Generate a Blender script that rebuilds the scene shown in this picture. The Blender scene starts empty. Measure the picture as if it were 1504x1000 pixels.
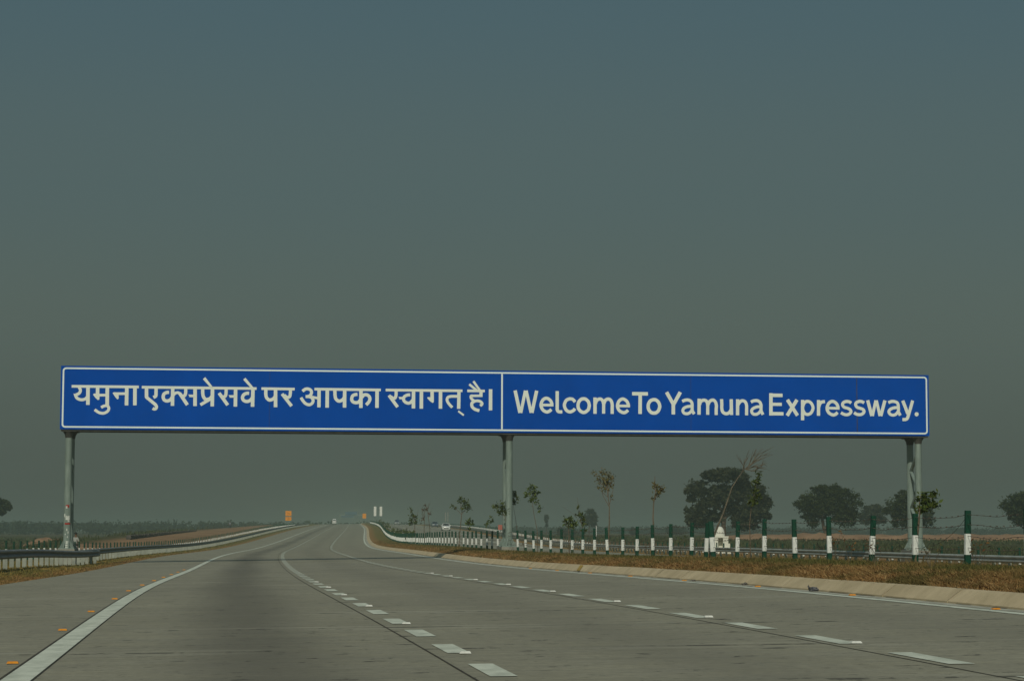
import bpy, bmesh, math, random
import numpy as np
from mathutils import Vector, Matrix
R_ = math.radians
rng = np.random.default_rng(7)
random.seed(7)
SC = bpy.context.scene
COL = SC.collection

# ------------------------------------------------------------------ camera, sky, sun, exposure
cam_d = bpy.data.cameras.new("camera")
cam = bpy.data.objects.new("camera", cam_d)
COL.objects.link(cam)
cam_d.sensor_width = 36.0
cam_d.lens = 76.6
cam_d.clip_start = 0.1
cam_d.clip_end = 20000
cam.matrix_world = Matrix.Translation((0, 0, 1.15)) @ Matrix.Rotation(R_(90 + 5.014), 4, 'X') @ Matrix.Rotation(R_(0.15), 4, 'Z')
SC.camera = cam

SUN_EL, SUN_AZ = 38.0, 9.0          # sun behind the camera, a little to the left
world = bpy.data.worlds.new("World")
SC.world = world
world.use_nodes = True
wt = world.node_tree
wt.nodes.clear()
w_out = wt.nodes.new("ShaderNodeOutputWorld")
w_bg = wt.nodes.new("ShaderNodeBackground")
w_bg.inputs["Strength"].default_value = 0.1
w_sky = wt.nodes.new("ShaderNodeTexSky")
w_sky.sky_type = 'NISHITA'
w_sky.sun_disc = False
w_sky.sun_elevation = R_(SUN_EL)
w_sky.sun_rotation = R_(180 + SUN_AZ)
w_sky.dust_density = 6.0
w_sky.air_density = 1.2
w_geo = wt.nodes.new("ShaderNodeTexCoord")
w_sep = wt.nodes.new("ShaderNodeSeparateXYZ")
w_ramp = wt.nodes.new("ShaderNodeValToRGB")
w_ramp.color_ramp.interpolation = 'EASE'
w_ramp.color_ramp.elements[0].position = 0.0
w_ramp.color_ramp.elements[0].color = (0.080, 0.099, 0.083, 1)
w_ramp.color_ramp.elements[1].position = 1.0
w_ramp.color_ramp.elements[1].color = (0.10, 0.15, 0.19, 1)
for pos, c in ((0.09, (0.083, 0.109, 0.098, 1)), (0.16, (0.071, 0.103, 0.103, 1)), (0.25, (0.057, 0.098, 0.113, 1)), (0.4, (0.058, 0.10, 0.12, 1))):
    e = w_ramp.color_ramp.elements.new(pos)
    e.color = c
w_scale = wt.nodes.new("ShaderNodeVectorMath")
w_scale.operation = 'SCALE'
w_scale.inputs["Scale"].default_value = 10.0
w_tint = wt.nodes.new("ShaderNodeVectorMath")
w_tint.operation = 'MULTIPLY'
w_tint.inputs[1].default_value = (0.75, 0.95, 0.85)
w_mix = wt.nodes.new("ShaderNodeMix")
w_mix.data_type = 'RGBA'
w_mix.inputs["Factor"].default_value = 0.88
L = wt.links.new
L(w_geo.outputs["Generated"], w_sep.inputs[0])
L(w_sep.outputs["Z"], w_ramp.inputs["Fac"])
L(w_ramp.outputs["Color"], w_scale.inputs[0])
L(w_sky.outputs["Color"], w_tint.inputs[0])
L(w_tint.outputs["Vector"], w_mix.inputs["A"])
L(w_scale.outputs["Vector"], w_mix.inputs["B"])
L(w_mix.outputs["Result"], w_bg.inputs["Color"])
L(w_bg.outputs["Background"], w_out.inputs["Surface"])

sun_d = bpy.data.lights.new("sun", 'SUN')
sun_d.energy = 2.0
sun_d.angle = R_(0.6)
sun_d.color = (1.0, 0.955, 0.80)
sun = bpy.data.objects.new("sun", sun_d)
COL.objects.link(sun)
sun_dir = Vector((math.sin(R_(SUN_AZ)) * math.cos(R_(SUN_EL)), math.cos(R_(SUN_AZ)) * math.cos(R_(SUN_EL)), -math.sin(R_(SUN_EL))))
sun.rotation_euler = sun_dir.to_track_quat('-Z', 'Y').to_euler()

SC.view_settings.view_transform = 'Standard'
SC.view_settings.look = 'None'
SC.view_settings.exposure = 0.0
SC.view_settings.gamma = 1.0
SC.cycles.use_denoising = True
SC.cycles.max_bounces = 6
SC.cycles.volume_bounces = 1
SC.cycles.transparent_max_bounces = 8

# ------------------------------------------------------------------ helpers
def link(o, parent=None):
    COL.objects.link(o)
    if parent is not None:
        o.parent = parent
    return o

def tag(o, label=None, cat=None, group=None, kind=None):
    if label: o['label'] = label
    if cat: o['category'] = cat
    if group: o['group'] = group
    if kind: o['kind'] = kind
    return o

def empty(name, loc=(0, 0, 0), rz=0.0, label=None, cat=None, group=None):
    o = bpy.data.objects.new(name, None)
    o.empty_display_size = 0.3
    o.location = loc
    o.rotation_euler = (0, 0, rz)
    link(o)
    return tag(o, label, cat, group)

def copy_tree(o, parent=None):
    c = o.copy()
    link(c, parent)
    for ch in o.children:
        copy_tree(ch, c)
    return c

ORD = "first second third fourth fifth sixth seventh eighth ninth tenth eleventh twelfth thirteenth fourteenth fifteenth sixteenth".split()

class MB:
    """collects simple solids and links them as one mesh object"""
    def __init__(self):
        self.v, self.f, self.m = [], [], []
    def add(self, vs, fs, mi=0):
        n = len(self.v)
        self.v += [tuple(p) for p in vs]
        self.f += [tuple(i + n for i in f) for f in fs]
        self.m += [mi] * len(fs)
    def box(self, c, s, mi=0, rz=0.0, taper=1.0):
        x, y, z = s[0] / 2, s[1] / 2, s[2] / 2
        vs = []
        for dz, k in ((-z, 1.0), (z, taper)):
            for dx, dy in ((-x, -y), (x, -y), (x, y), (-x, y)):
                px, py = dx * k, dy * k
                vs.append((c[0] + px * math.cos(rz) - py * math.sin(rz), c[1] + px * math.sin(rz) + py * math.cos(rz), c[2] + dz))
        self.add(vs, [(3, 2, 1, 0), (4, 5, 6, 7), (0, 1, 5, 4), (1, 2, 6, 5), (2, 3, 7, 6), (3, 0, 4, 7)], mi)
    def tube(self, pts, radii, n=10, mi=0, cap=True):
        P = [Vector(p) for p in pts]
        if not hasattr(radii, '__len__'):
            radii = [radii] * len(P)
        rings, up = [], None
        for i, p in enumerate(P):
            d = (P[min(i + 1, len(P) - 1)] - P[max(i - 1, 0)]).normalized()
            if up is None:
                up = Vector((1, 0, 0)) if abs(d.x) < 0.9 else Vector((0, 1, 0))
            a = d.cross(up).normalized()
            b = d.cross(a).normalized()
            rings.append([p + (a * math.cos(2 * math.pi * k / n) + b * math.sin(2 * math.pi * k / n)) * radii[i] for k in range(n)])
        vs = [q for r in rings for q in r]
        fs = []
        for i in range(len(P) - 1):
            for k in range(n):
                k2 = (k + 1) % n
                fs.append((i * n + k, i * n + k2, (i + 1) * n + k2, (i + 1) * n + k))
        if cap:
            fs.append(tuple(range(n)))
            fs.append(tuple(reversed(range((len(P) - 1) * n, len(P) * n))))
        self.add(vs, fs, mi)
    def prism(self, poly, z0, z1, mi=0):
        """polygon in the XZ plane pushed along Y from z0 to z1 (front is z0)"""
        n = len(poly)
        vs = [(p[0], z0, p[1]) for p in poly] + [(p[0], z1, p[1]) for p in poly]
        fs = [tuple(range(n)), tuple(reversed(range(n, 2 * n)))] + [((i + 1) % n, i, n + i, n + (i + 1) % n) for i in range(n)]
        self.add(vs, fs, mi)
    def build(self, name, mats, parent=None, smooth=False, fix=True, angle=35):
        me = bpy.data.meshes.new(name)
        me.from_pydata(self.v, [], self.f)
        if not isinstance(mats, (list, tuple)):
            mats = [mats]
        for m in mats:
            me.materials.append(m)
        me.polygons.foreach_set("material_index", self.m)
        if fix:
            bm = bmesh.new()
            bm.from_mesh(me)
            bmesh.ops.recalc_face_normals(bm, faces=bm.faces)
            bm.to_mesh(me)
            bm.free()
        if smooth:
            me.polygons.foreach_set("use_smooth", [True] * len(me.polygons))
            me.set_sharp_from_angle(angle=R_(angle))
        me.update()
        return link(bpy.data.objects.new(name, me), parent)

def fast_mesh(name, verts, faces_n, nf, mats, parent=None):
    """verts (N,3) array, consecutive polygons of faces_n corners each"""
    me = bpy.data.meshes.new(name)
    me.vertices.add(len(verts))
    me.vertices.foreach_set("co", np.ascontiguousarray(verts, dtype=np.float32).ravel())
    me.loops.add(nf * faces_n)
    me.loops.foreach_set("vertex_index", np.arange(nf * faces_n, dtype=np.int32))
    me.polygons.add(nf)
    me.polygons.foreach_set("loop_start", np.arange(0, nf * faces_n, faces_n, dtype=np.int32))
    me.materials.append(mats)
    me.update(calc_edges=True)
    return link(bpy.data.objects.new(name, me), parent)

# ------------------------------------------------------------------ materials
def new_mat(name):
    m = bpy.data.materials.new(name)
    m.use_nodes = True
    nt = m.node_tree
    return m, nt, nt.nodes["Principled BSDF"]

def noise(nt, vec, scale, detail=4, rough=0.55):
    n = nt.nodes.new("ShaderNodeTexNoise")
    n.inputs["Scale"].default_value = scale
    n.inputs["Detail"].default_value = detail
    n.inputs["Roughness"].default_value = rough
    if vec is not None:
        nt.links.new(vec, n.inputs["Vector"])
    return n.outputs["Fac"]

def rampn(nt, fac, p0, c0, p1, c1):
    r = nt.nodes.new("ShaderNodeValToRGB")
    r.color_ramp.elements[0].position = p0
    r.color_ramp.elements[1].position = p1
    r.color_ramp.elements[0].color = (*c0, 1)
    r.color_ramp.elements[1].color = (*c1, 1)
    nt.links.new(fac, r.inputs["Fac"])
    return r.outputs["Color"]

def maprange(nt, fac, a, b, c=0.0, d=1.0, smooth=True):
    r = nt.nodes.new("ShaderNodeMapRange")
    r.interpolation_type = 'SMOOTHSTEP' if smooth else 'LINEAR'
    for i, v in enumerate((a, b, c, d)):
        r.inputs[1 + i].default_value = v
    nt.links.new(fac, r.inputs[0])
    return r.outputs[0]

def math_(nt, op, a, b=None):
    n = nt.nodes.new("ShaderNodeMath")
    n.operation = op
    for i, x in enumerate((a, b)):
        if x is None: continue
        if isinstance(x, (int, float)): n.inputs[i].default_value = x
        else: nt.links.new(x, n.inputs[i])
    return n.outputs[0]

def mixc(nt, fac, a, b, blend='MIX'):
    n = nt.nodes.new("ShaderNodeMix")
    n.data_type = 'RGBA'
    n.blend_type = blend
    for k, x in (("Factor", fac), ("A", a), ("B", b)):
        if isinstance(x, (int, float)): n.inputs[k].default_value = x
        elif isinstance(x, tuple): n.inputs[k].default_value = (*x, 1)
        else: nt.links.new(x, n.inputs[k])
    return n.outputs["Result"]

def obj_vec(nt, scale=(1, 1, 1), kind="Object"):
    t = nt.nodes.new("ShaderNodeTexCoord")
    m = nt.nodes.new("ShaderNodeMapping")
    m.inputs["Scale"].default_value = scale
    nt.links.new(t.outputs[kind], m.inputs["Vector"])
    return m.outputs["Vector"]

def simple(name, c1, c2, scale=3.0, rough=0.7, bump=0.0, metallic=0.0, stretch=(1, 1, 1), p=(0.35, 0.65), spec=0.3):
    m, nt, b = new_mat(name)
    v = obj_vec(nt, stretch)
    f = noise(nt, v, scale)
    nt.links.new(rampn(nt, f, p[0], c1, p[1], c2), b.inputs["Base Color"])
    b.inputs["Roughness"].default_value = rough
    b.inputs["Metallic"].default_value = metallic
    b.inputs["Specular IOR Level"].default_value = spec
    if bump:
        bn = nt.nodes.new("ShaderNodeBump")
        bn.inputs["Strength"].default_value = bump
        bn.inputs["Distance"].default_value = 0.03
        nt.links.new(noise(nt, v, scale * 6), bn.inputs["Height"])
        nt.links.new(bn.outputs["Normal"], b.inputs["Normal"])
    return m

def leafy(name, cols, rough=0.75, patch=None, scale=0.8):
    """leaf or blade colours picked per loose piece"""
    m, nt, b = new_mat(name)
    g = nt.nodes.new("ShaderNodeNewGeometry")
    r = nt.nodes.new("ShaderNodeValToRGB")
    n = len(cols)
    r.color_ramp.elements[0].color = (*cols[0], 1)
    r.color_ramp.elements[1].color = (*cols[-1], 1)
    for i in range(1, n - 1):
        e = r.color_ramp.elements.new(i / (n - 1))
        e.color = (*cols[i], 1)
    nt.links.new(g.outputs["Random Per Island"], r.inputs["Fac"])
    col = r.outputs["Color"]
    if patch:                                    # clumps of another colour
        v = obj_vec(nt, (1, 0.6, 1))
        q = rampn(nt, g.outputs["Random Per Island"], 0.1, patch[0], 0.9, patch[1])
        col = mixc(nt, maprange(nt, noise(nt, v, scale, 4, 0.6), 0.43, 0.6), col, q)
    nt.links.new(col, b.inputs["Base Color"])
    b.inputs["Roughness"].default_value = rough
    b.inputs["Specular IOR Level"].default_value = 0.15
    return m

M = {}
M['steel'] = simple("galvanised_steel", (0.165, 0.215, 0.19), (0.235, 0.295, 0.265), 2.2, 0.55, stretch=(3, 3, 0.6), spec=0.4)
M['steel_dark'] = simple("weathered_steel", (0.045, 0.045, 0.042), (0.075, 0.072, 0.065), 3.0, 0.7)
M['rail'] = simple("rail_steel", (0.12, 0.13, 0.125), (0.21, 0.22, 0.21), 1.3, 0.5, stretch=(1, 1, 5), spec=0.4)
M['rail_sunlit'] = simple("sunlit_rail_steel", (0.24, 0.26, 0.24), (0.36, 0.38, 0.35), 1.3, 0.5, stretch=(1, 1, 5), spec=0.4)  # same rail steel, paler: sunlight on the far rail put into the colour
M['dirt'] = simple("gutter_dirt", (0.05, 0.04, 0.028), (0.11, 0.088, 0.06), 6.0, 0.95)
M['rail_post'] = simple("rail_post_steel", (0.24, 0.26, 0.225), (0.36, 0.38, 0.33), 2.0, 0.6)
M['white_paint'] = simple("white_paint", (0.68, 0.70, 0.67), (0.82, 0.83, 0.80), 9.0, 0.7, bump=0.15)
M['green_paint'] = simple("green_paint", (0.0015, 0.038, 0.020), (0.003, 0.055, 0.031), 7.0, 0.65, bump=0.15)
M['wire'] = simple("rusty_wire", (0.06, 0.05, 0.04), (0.12, 0.09, 0.07), 20, 0.7)
M['concrete'] = simple("pedestal_concrete", (0.22, 0.21, 0.18), (0.30, 0.285, 0.24), 2.0, 0.9, bump=0.4)
M['orange'] = simple("orange_reflector", (0.62, 0.22, 0.012), (0.72, 0.29, 0.025), 30, 0.4)
M['stud_white'] = simple("white_reflector", (0.6, 0.6, 0.55), (0.72, 0.72, 0.67), 30, 0.4)
M['orange_board'] = simple("orange_board", (0.80, 0.28, 0.015), (0.88, 0.35, 0.03), 3, 0.5)
M['white_board'] = simple("white_board", (0.72, 0.73, 0.68), (0.8, 0.8, 0.76), 3, 0.5)
M['grey_board'] = simple("weathered_board", (0.24, 0.24, 0.21), (0.32, 0.31, 0.27), 3, 0.6)
M['red_board'] = simple("faded_red_board", (0.38, 0.10, 0.07), (0.5, 0.15, 0.11), 5, 0.6)
M['letter'] = simple("reflective_white_sheeting", (0.79, 0.84, 0.77), (0.84, 0.89, 0.82), 1.5, 0.55)
M['border_white'] = simple("reflective_white_border", (0.80, 0.90, 0.88), (0.85, 0.94, 0.92), 1.5, 0.55)
M['marking'] = simple("worn_road_paint", (0.44, 0.465, 0.385), (0.64, 0.665, 0.56), 5.0, 0.75, stretch=(1, 0.5, 1), p=(0.3, 0.62))
M['joint'] = simple("joint_sealant_and_gap_shadow", (0.045, 0.038, 0.028), (0.085, 0.074, 0.055), 3.0, 0.85, p=(0.4, 0.7))  # slab joints and panel seams; also painted gap shadow on the kerbs
M['bark'] = simple("bark", (0.06, 0.045, 0.03), (0.12, 0.09, 0.065), 4.0, 0.9, bump=0.5)
M['sap_bark'] = simple("sapling_bark", (0.10, 0.075, 0.05), (0.19, 0.145, 0.10), 12.0, 0.85)
M['bare_bark'] = simple("bare_bark", (0.085, 0.074, 0.052), (0.165, 0.142, 0.105), 9.0, 0.85)
M['shrine'] = simple("whitewash", (0.66, 0.66, 0.58), (0.78, 0.77, 0.68), 4.0, 0.85, bump=0.2)
M['dark_stone'] = simple("dark_stone", (0.07, 0.065, 0.06), (0.14, 0.125, 0.11), 1.5, 0.9, bump=0.6)
M['car_white'] = simple("white_car_paint", (0.74, 0.75, 0.73), (0.78, 0.79, 0.77), 2, 0.3, spec=0.5)
M['car_blue'] = simple("dark_blue_car_paint", (0.03, 0.06, 0.10), (0.04, 0.075, 0.12), 2, 0.3, spec=0.5)
M['car_grey'] = simple("grey_car_paint", (0.16, 0.18, 0.19), (0.2, 0.22, 0.23), 2, 0.3, spec=0.5)
M['glass'] = simple("tinted_glass", (0.012, 0.016, 0.018), (0.02, 0.026, 0.03), 2, 0.08, spec=0.6)
M['rubber'] = simple("rubber", (0.012, 0.012, 0.012), (0.025, 0.025, 0.025), 9, 0.9)
M['lamp'] = simple("lamp_glass", (0.6, 0.6, 0.58), (0.7, 0.7, 0.68), 9, 0.2)
M['skin'] = simple("skin", (0.13, 0.075, 0.045), (0.17, 0.10, 0.06), 8, 0.6)
M['shirt'] = simple("pale_shirt_cloth", (0.27, 0.28, 0.26), (0.36, 0.37, 0.34), 9, 0.9)
M['shirt_blue'] = simple("blue_grey_shirt_cloth", (0.16, 0.19, 0.22), (0.22, 0.25, 0.28), 9, 0.9)
M['trousers'] = simple("dark_trouser_cloth", (0.03, 0.03, 0.035), (0.05, 0.05, 0.055), 9, 0.9)
M['hair'] = simple("black_hair", (0.01, 0.009, 0.008), (0.02, 0.018, 0.016), 20, 0.6)
M['poster_white'] = simple("torn_paper", (0.5, 0.54, 0.50), (0.66, 0.69, 0.64), 15, 0.85)
M['poster_red'] = simple("red_paper", (0.30, 0.02, 0.015), (0.42, 0.04, 0.03), 15, 0.8)
M['yellow_paint'] = simple("yellow_kerb_paint", (0.30, 0.20, 0.05), (0.45, 0.30, 0.06), 9, 0.8)
M['wrapper'] = simple("crumpled_foil", (0.03, 0.03, 0.04), (0.16, 0.16, 0.17), 18, 0.5)
M['sign_grey_back'] = simple("sign_back_sheet", (0.07, 0.13, 0.17), (0.09, 0.15, 0.19), 2, 0.6)
M['leaf_big'] = leafy("dusty_leaves", [(0.020, 0.027, 0.012), (0.034, 0.041, 0.019), (0.027, 0.035, 0.015), (0.054, 0.056, 0.027)])
M['leaf_acacia'] = leafy("acacia_leaves", [(0.017, 0.027, 0.009), (0.027, 0.040, 0.012), (0.043, 0.055, 0.016), (0.024, 0.034, 0.011)])
M['leaf_green'] = leafy("sapling_leaves_green", [(0.03, 0.05, 0.012), (0.06, 0.09, 0.018), (0.10, 0.125, 0.024), (0.04, 0.06, 0.014)])
M['leaf_olive'] = leafy("sapling_leaves_olive", [(0.10, 0.09, 0.028), (0.15, 0.125, 0.04), (0.07, 0.068, 0.022), (0.17, 0.12, 0.05)])
M['leaf_dark'] = leafy("sapling_leaves_dark", [(0.035, 0.055, 0.016), (0.06, 0.085, 0.022), (0.09, 0.11, 0.03), (0.05, 0.065, 0.02)])
M['leaf_dry'] = leafy("withered_leaves", [(0.075, 0.055, 0.03), (0.10, 0.07, 0.04), (0.06, 0.042, 0.025)])
M['leaf_rust'] = leafy("rust_leaves", [(0.12, 0.05, 0.02), (0.08, 0.045, 0.02), (0.20, 0.10, 0.028), (0.07, 0.05, 0.02)])
M['treeline'] = leafy("distant_foliage", [(0.020, 0.034, 0.020), (0.03, 0.046, 0.025), (0.025, 0.04, 0.022)])
M['grass_dry'] = leafy("dry_grass", [(0.22, 0.112, 0.038), (0.34, 0.19, 0.068), (0.16, 0.082, 0.028), (0.46, 0.31, 0.14), (0.24, 0.13, 0.044)], patch=((0.085, 0.072, 0.022), (0.19, 0.135, 0.045)), scale=0.9)
M['grass_green'] = leafy("olive_grass", [(0.072, 0.076, 0.020), (0.115, 0.110, 0.030), (0.055, 0.062, 0.017), (0.19, 0.145, 0.045)], patch=((0.14, 0.095, 0.032), (0.25, 0.165, 0.06)), scale=0.55)
M['grass_verge'] = leafy("verge_grass", [(0.12, 0.115, 0.028), (0.165, 0.145, 0.036), (0.10, 0.10, 0.024), (0.23, 0.17, 0.05)], patch=((0.20, 0.135, 0.036), (0.34, 0.23, 0.07)), scale=0.5)
M['crop'] = leafy("crop_leaves", [(0.045, 0.062, 0.028), (0.062, 0.076, 0.034), (0.08, 0.084, 0.038)])

# blue sign face: faint sheet-to-sheet differences
m, nt, b = new_mat("blue_reflective_sheeting")
v = obj_vec(nt, (1, 1, 1))
sepx = nt.nodes.new("ShaderNodeSeparateXYZ")
nt.links.new(v, sepx.inputs[0])
wn = nt.nodes.new("ShaderNodeTexWhiteNoise")
wn.noise_dimensions = '1D'
nt.links.new(math_(nt, 'FLOOR', math_(nt, 'DIVIDE', sepx.outputs["X"], 1.22)), wn.inputs["W"])
base = rampn(nt, noise(nt, v, 0.35, 3), 0.3, (0.0001, 0.066, 0.38), 0.7, (0.0001, 0.078, 0.45))
base = mixc(nt, math_(nt, 'MULTIPLY', wn.outputs["Value"], 0.10), base, (0.0002, 0.054, 0.28))
nt.links.new(base, b.inputs["Base Color"])
b.inputs["Roughness"].default_value = 0.7
b.inputs["Specular IOR Level"].default_value = 0.0
M['blue'] = m

# concrete carriageway (UV: u = metres across, v = metres along)
def road_material(name, dark_lane):
    m, nt, b = new_mat(name)
    uv = nt.nodes.new("ShaderNodeUVMap").outputs["UV"]
    sp = nt.nodes.new("ShaderNodeSeparateXYZ")
    nt.links.new(uv, sp.inputs[0])
    u, vv = sp.outputs["X"], sp.outputs["Y"]
    def sv(x, y):
        mp = nt.nodes.new("ShaderNodeMapping")
        mp.inputs["Scale"].default_value = (x, y, 1)
        nt.links.new(uv, mp.inputs["Vector"])
        return mp.outputs["Vector"]
    col = rampn(nt, noise(nt, sv(0.35, 0.16), 1.0, 6, 0.6), 0.28, (0.25, 0.233, 0.166), 0.72, (0.37, 0.345, 0.25))
    # tined texture and trowel streaks across the lane
    col = mixc(nt, maprange(nt, noise(nt, sv(0.22, 3.2), 1.0, 5, 0.65), 0.42, 0.70, 0, 0.5), col, (0.155, 0.147, 0.115))
    col = mixc(nt, maprange(nt, noise(nt, sv(0.5, 16), 1.0, 3, 0.6), 0.46, 0.72, 0, 0.5), col, (0.40, 0.385, 0.31))
    col = mixc(nt, maprange(nt, noise(nt, sv(1.1, 1.6), 1.0, 6, 0.7), 0.36, 0.64, 0.0, 0.55), col, mixc(nt, noise(nt, sv(0.6, 0.5), 1.0, 3), (0.20, 0.188, 0.148), (0.36, 0.345, 0.275)))
    col = mixc(nt, maprange(nt, noise(nt, sv(8, 11), 1.0, 4, 0.75), 0.38, 0.62, 0.0, 0.5), col, (0.18, 0.168, 0.128))
    # slab to slab difference
    wn = nt.nodes.new("ShaderNodeTexWhiteNoise")
    wn.noise_dimensions = '2D'
    cv = nt.nodes.new("ShaderNodeCombineXYZ")
    nt.links.new(math_(nt, 'FLOOR', math_(nt, 'DIVIDE', math_(nt, 'ADD', u, 30.0), 3.75)), cv.inputs[0])
    nt.links.new(math_(nt, 'FLOOR', math_(nt, 'DIVIDE', vv, 4.7)), cv.inputs[1])
    nt.links.new(cv.outputs[0], wn.inputs["Vector"])
    col = mixc(nt, math_(nt, 'MULTIPLY', wn.outputs["Value"], 0.16), col, (0.19, 0.18, 0.145))
    # oil and tyre film along the middle of the lanes
    def band(center, half, amt):
        d = math_(nt, 'ABSOLUTE', math_(nt, 'SUBTRACT', u, center))
        d = math_(nt, 'ADD', d, math_(nt, 'MULTIPLY', math_(nt, 'SUBTRACT', noise(nt, sv(0.2, 0.07), 1.0, 3), 0.5), 1.2))
        return maprange(nt, d, 0.0, half, amt, 0.0)
    col = mixc(nt, band(dark_lane, 1.15, 0.62), col, (0.105, 0.098, 0.078))
    col = mixc(nt, band(dark_lane + 3.75, 1.2, 0.25), col, (0.14, 0.132, 0.105))
    col = mixc(nt, band(dark_lane + 7.5, 1.0, 0.14), col, (0.14, 0.132, 0.105))
    # transverse joints, only partly open
    fr = math_(nt, 'ABSOLUTE', math_(nt, 'SUBTRACT', math_(nt, 'FRACT', math_(nt, 'DIVIDE', math_(nt, 'ADD', vv, math_(nt, 'MULTIPLY', noise(nt, sv(0.25, 0.02), 1, 2), 0.25)), 4.7)), 0.5))
    jm = maprange(nt, fr, 0.013, 0.022, 1, 0)
    jn = maprange(nt, noise(nt, sv(1.0, 0.3), 1, 5, 0.72), 0.53, 0.58, 0.03, 0.78)
    col = mixc(nt, math_(nt, 'MULTIPLY', jm, jn), col, (0.05, 0.046, 0.036))
    # short dark scabs and spots
    sc = maprange(nt, noise(nt, sv(2.2, 3.2), 1.0, 5, 0.7), 0.625, 0.64, 0, 0.9)
    col = mixc(nt, sc, col, (0.045, 0.04, 0.03))
    lb = maprange(nt, math_(nt, 'ABSOLUTE', math_(nt, 'SUBTRACT', fr, 0.055)), 0.0, 0.05, 1, 0)
    lb = math_(nt, 'MULTIPLY', lb, maprange(nt, noise(nt, sv(0.3, 0.25), 1, 3), 0.45, 0.65, 0, 0.45))
    col = mixc(nt, lb, col, (0.42, 0.40, 0.325))
    sc = maprange(nt, noise(nt, sv(5.0, 8.0), 1.0, 4, 0.7), 0.615, 0.65, 0, 0.6)
    col = mixc(nt, sc, col, (0.06, 0.055, 0.042))
    nt.links.new(col, b.inputs["Base Color"])
    b.inputs["Roughness"].default_value = 0.82
    b.inputs["Specular IOR Level"].default_value = 0.25
    bn = nt.nodes.new("ShaderNodeBump")
    bn.inputs["Strength"].default_value = 0.25
    bn.inputs["Distance"].default_value = 0.01
    nt.links.new(noise(nt, sv(3, 40), 1, 3), bn.inputs["Height"])
    nt.links.new(bn.outputs["Normal"], b.inputs["Normal"])
    return m
M['road'] = road_material("carriageway_concrete", -1.75)
M['road_opp'] = road_material("opposite_carriageway_concrete", 15.5)

# kerb concrete
M['kerb'] = simple("kerb_concrete", (0.43, 0.345, 0.215), (0.56, 0.455, 0.295), 1.6, 0.9, bump=0.3)
M['gutter'] = simple("gutter_concrete", (0.30, 0.295, 0.24), (0.44, 0.43, 0.36), 3.0, 0.9, stretch=(2, 0.5, 1))

# ground: mask attributes choose soil, crop, dry or green grass
def ground_material():
    m, nt, b = new_mat("roadside_earth")
    at = nt.nodes.new("ShaderNodeAttribute")
    at.attribute_name = "cover"
    sp = nt.nodes.new("ShaderNodeSeparateColor")
    nt.links.new(at.outputs["Color"], sp.inputs[0])
    v = obj_vec(nt)
    grass = rampn(nt, noise(nt, v, 1.3, 6, 0.65), 0.32, (0.10, 0.094, 0.032), 0.68, (0.20, 0.165, 0.058))
    dry = rampn(nt, noise(nt, v, 2.2, 6, 0.65), 0.32, (0.19, 0.105, 0.038), 0.68, (0.33, 0.20, 0.08))
    soil = rampn(nt, noise(nt, v, 0.18, 8, 0.65), 0.32, (0.20, 0.12, 0.066), 0.68, (0.34, 0.21, 0.12))
    crop = rampn(nt, noise(nt, obj_vec(nt, (1, 0.35, 1)), 0.35, 8, 0.7), 0.35, (0.042, 0.05, 0.024), 0.65, (0.092, 0.086, 0.04))
    fallow = rampn(nt, noise(nt, obj_vec(nt, (0.3, 0.1, 1)), 0.06, 5, 0.6), 0.44, (0, 0, 0), 0.56, (1, 1, 1))
    crop = mixc(nt, fallow, crop, mixc(nt, 0.5, crop, (0.15, 0.09, 0.05)))
    col = mixc(nt, sp.outputs[0], grass, dry)
    col = mixc(nt, sp.outputs[1], col, soil)
    col = mixc(nt, sp.outputs[2], col, crop)
    nt.links.new(col, b.inputs["Base Color"])
    b.inputs["Roughness"].default_value = 0.95
    b.inputs["Specular IOR Level"].default_value = 0.05
    bn = nt.nodes.new("ShaderNodeBump")
    bn.inputs["Strength"].default_value = 0.7
    bn.inputs["Distance"].default_value = 0.12
    nt.links.new(noise(nt, v, 2.5, 7, 0.7), bn.inputs["Height"])
    nt.links.new(bn.outputs["Normal"], b.inputs["Normal"])
    return m
M['ground'] = ground_material()

# ------------------------------------------------------------------ the road's alignment
class Spline:
    def __init__(self, K, V):
        K, V = np.array(K, float), np.array(V, float)
        n = len(K); h = np.diff(K); A = np.zeros((n, n)); r = np.zeros(n); A[0, 0] = A[-1, -1] = 1
        for i in range(1, n - 1):
            A[i, i-1] = h[i-1]; A[i, i] = 2 * (h[i-1] + h[i]); A[i, i+1] = h[i]
            r[i] = 6 * ((V[i+1] - V[i]) / h[i] - (V[i] - V[i-1]) / h[i-1])
        self.K, self.V, self.h, self.M = K, V, h, np.linalg.solve(A, r)
    def _seg(self, x, d):
        K, V, h, M_ = self.K, self.V, self.h, self.M
        i = np.clip(np.searchsorted(K, x) - 1, 0, len(K) - 2); t = x - K[i]; hh = h[i]
        c1 = (V[i+1] - V[i]) / hh - hh * (2 * M_[i] + M_[i+1]) / 6
        if d: return c1 + M_[i] * t + (M_[i+1] - M_[i]) / (2 * hh) * t * t
        return V[i] + c1 * t + M_[i] / 2 * t * t + (M_[i+1] - M_[i]) / (6 * hh) * t ** 3
    def __call__(self, x, d=0):
        x = np.asarray(x, float)
        xc = np.clip(x, self.K[0], self.K[-1])
        if d: return self._seg(xc, 1)
        return self._seg(xc, 0) + self._seg(xc, 1) * (x - xc)

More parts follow.
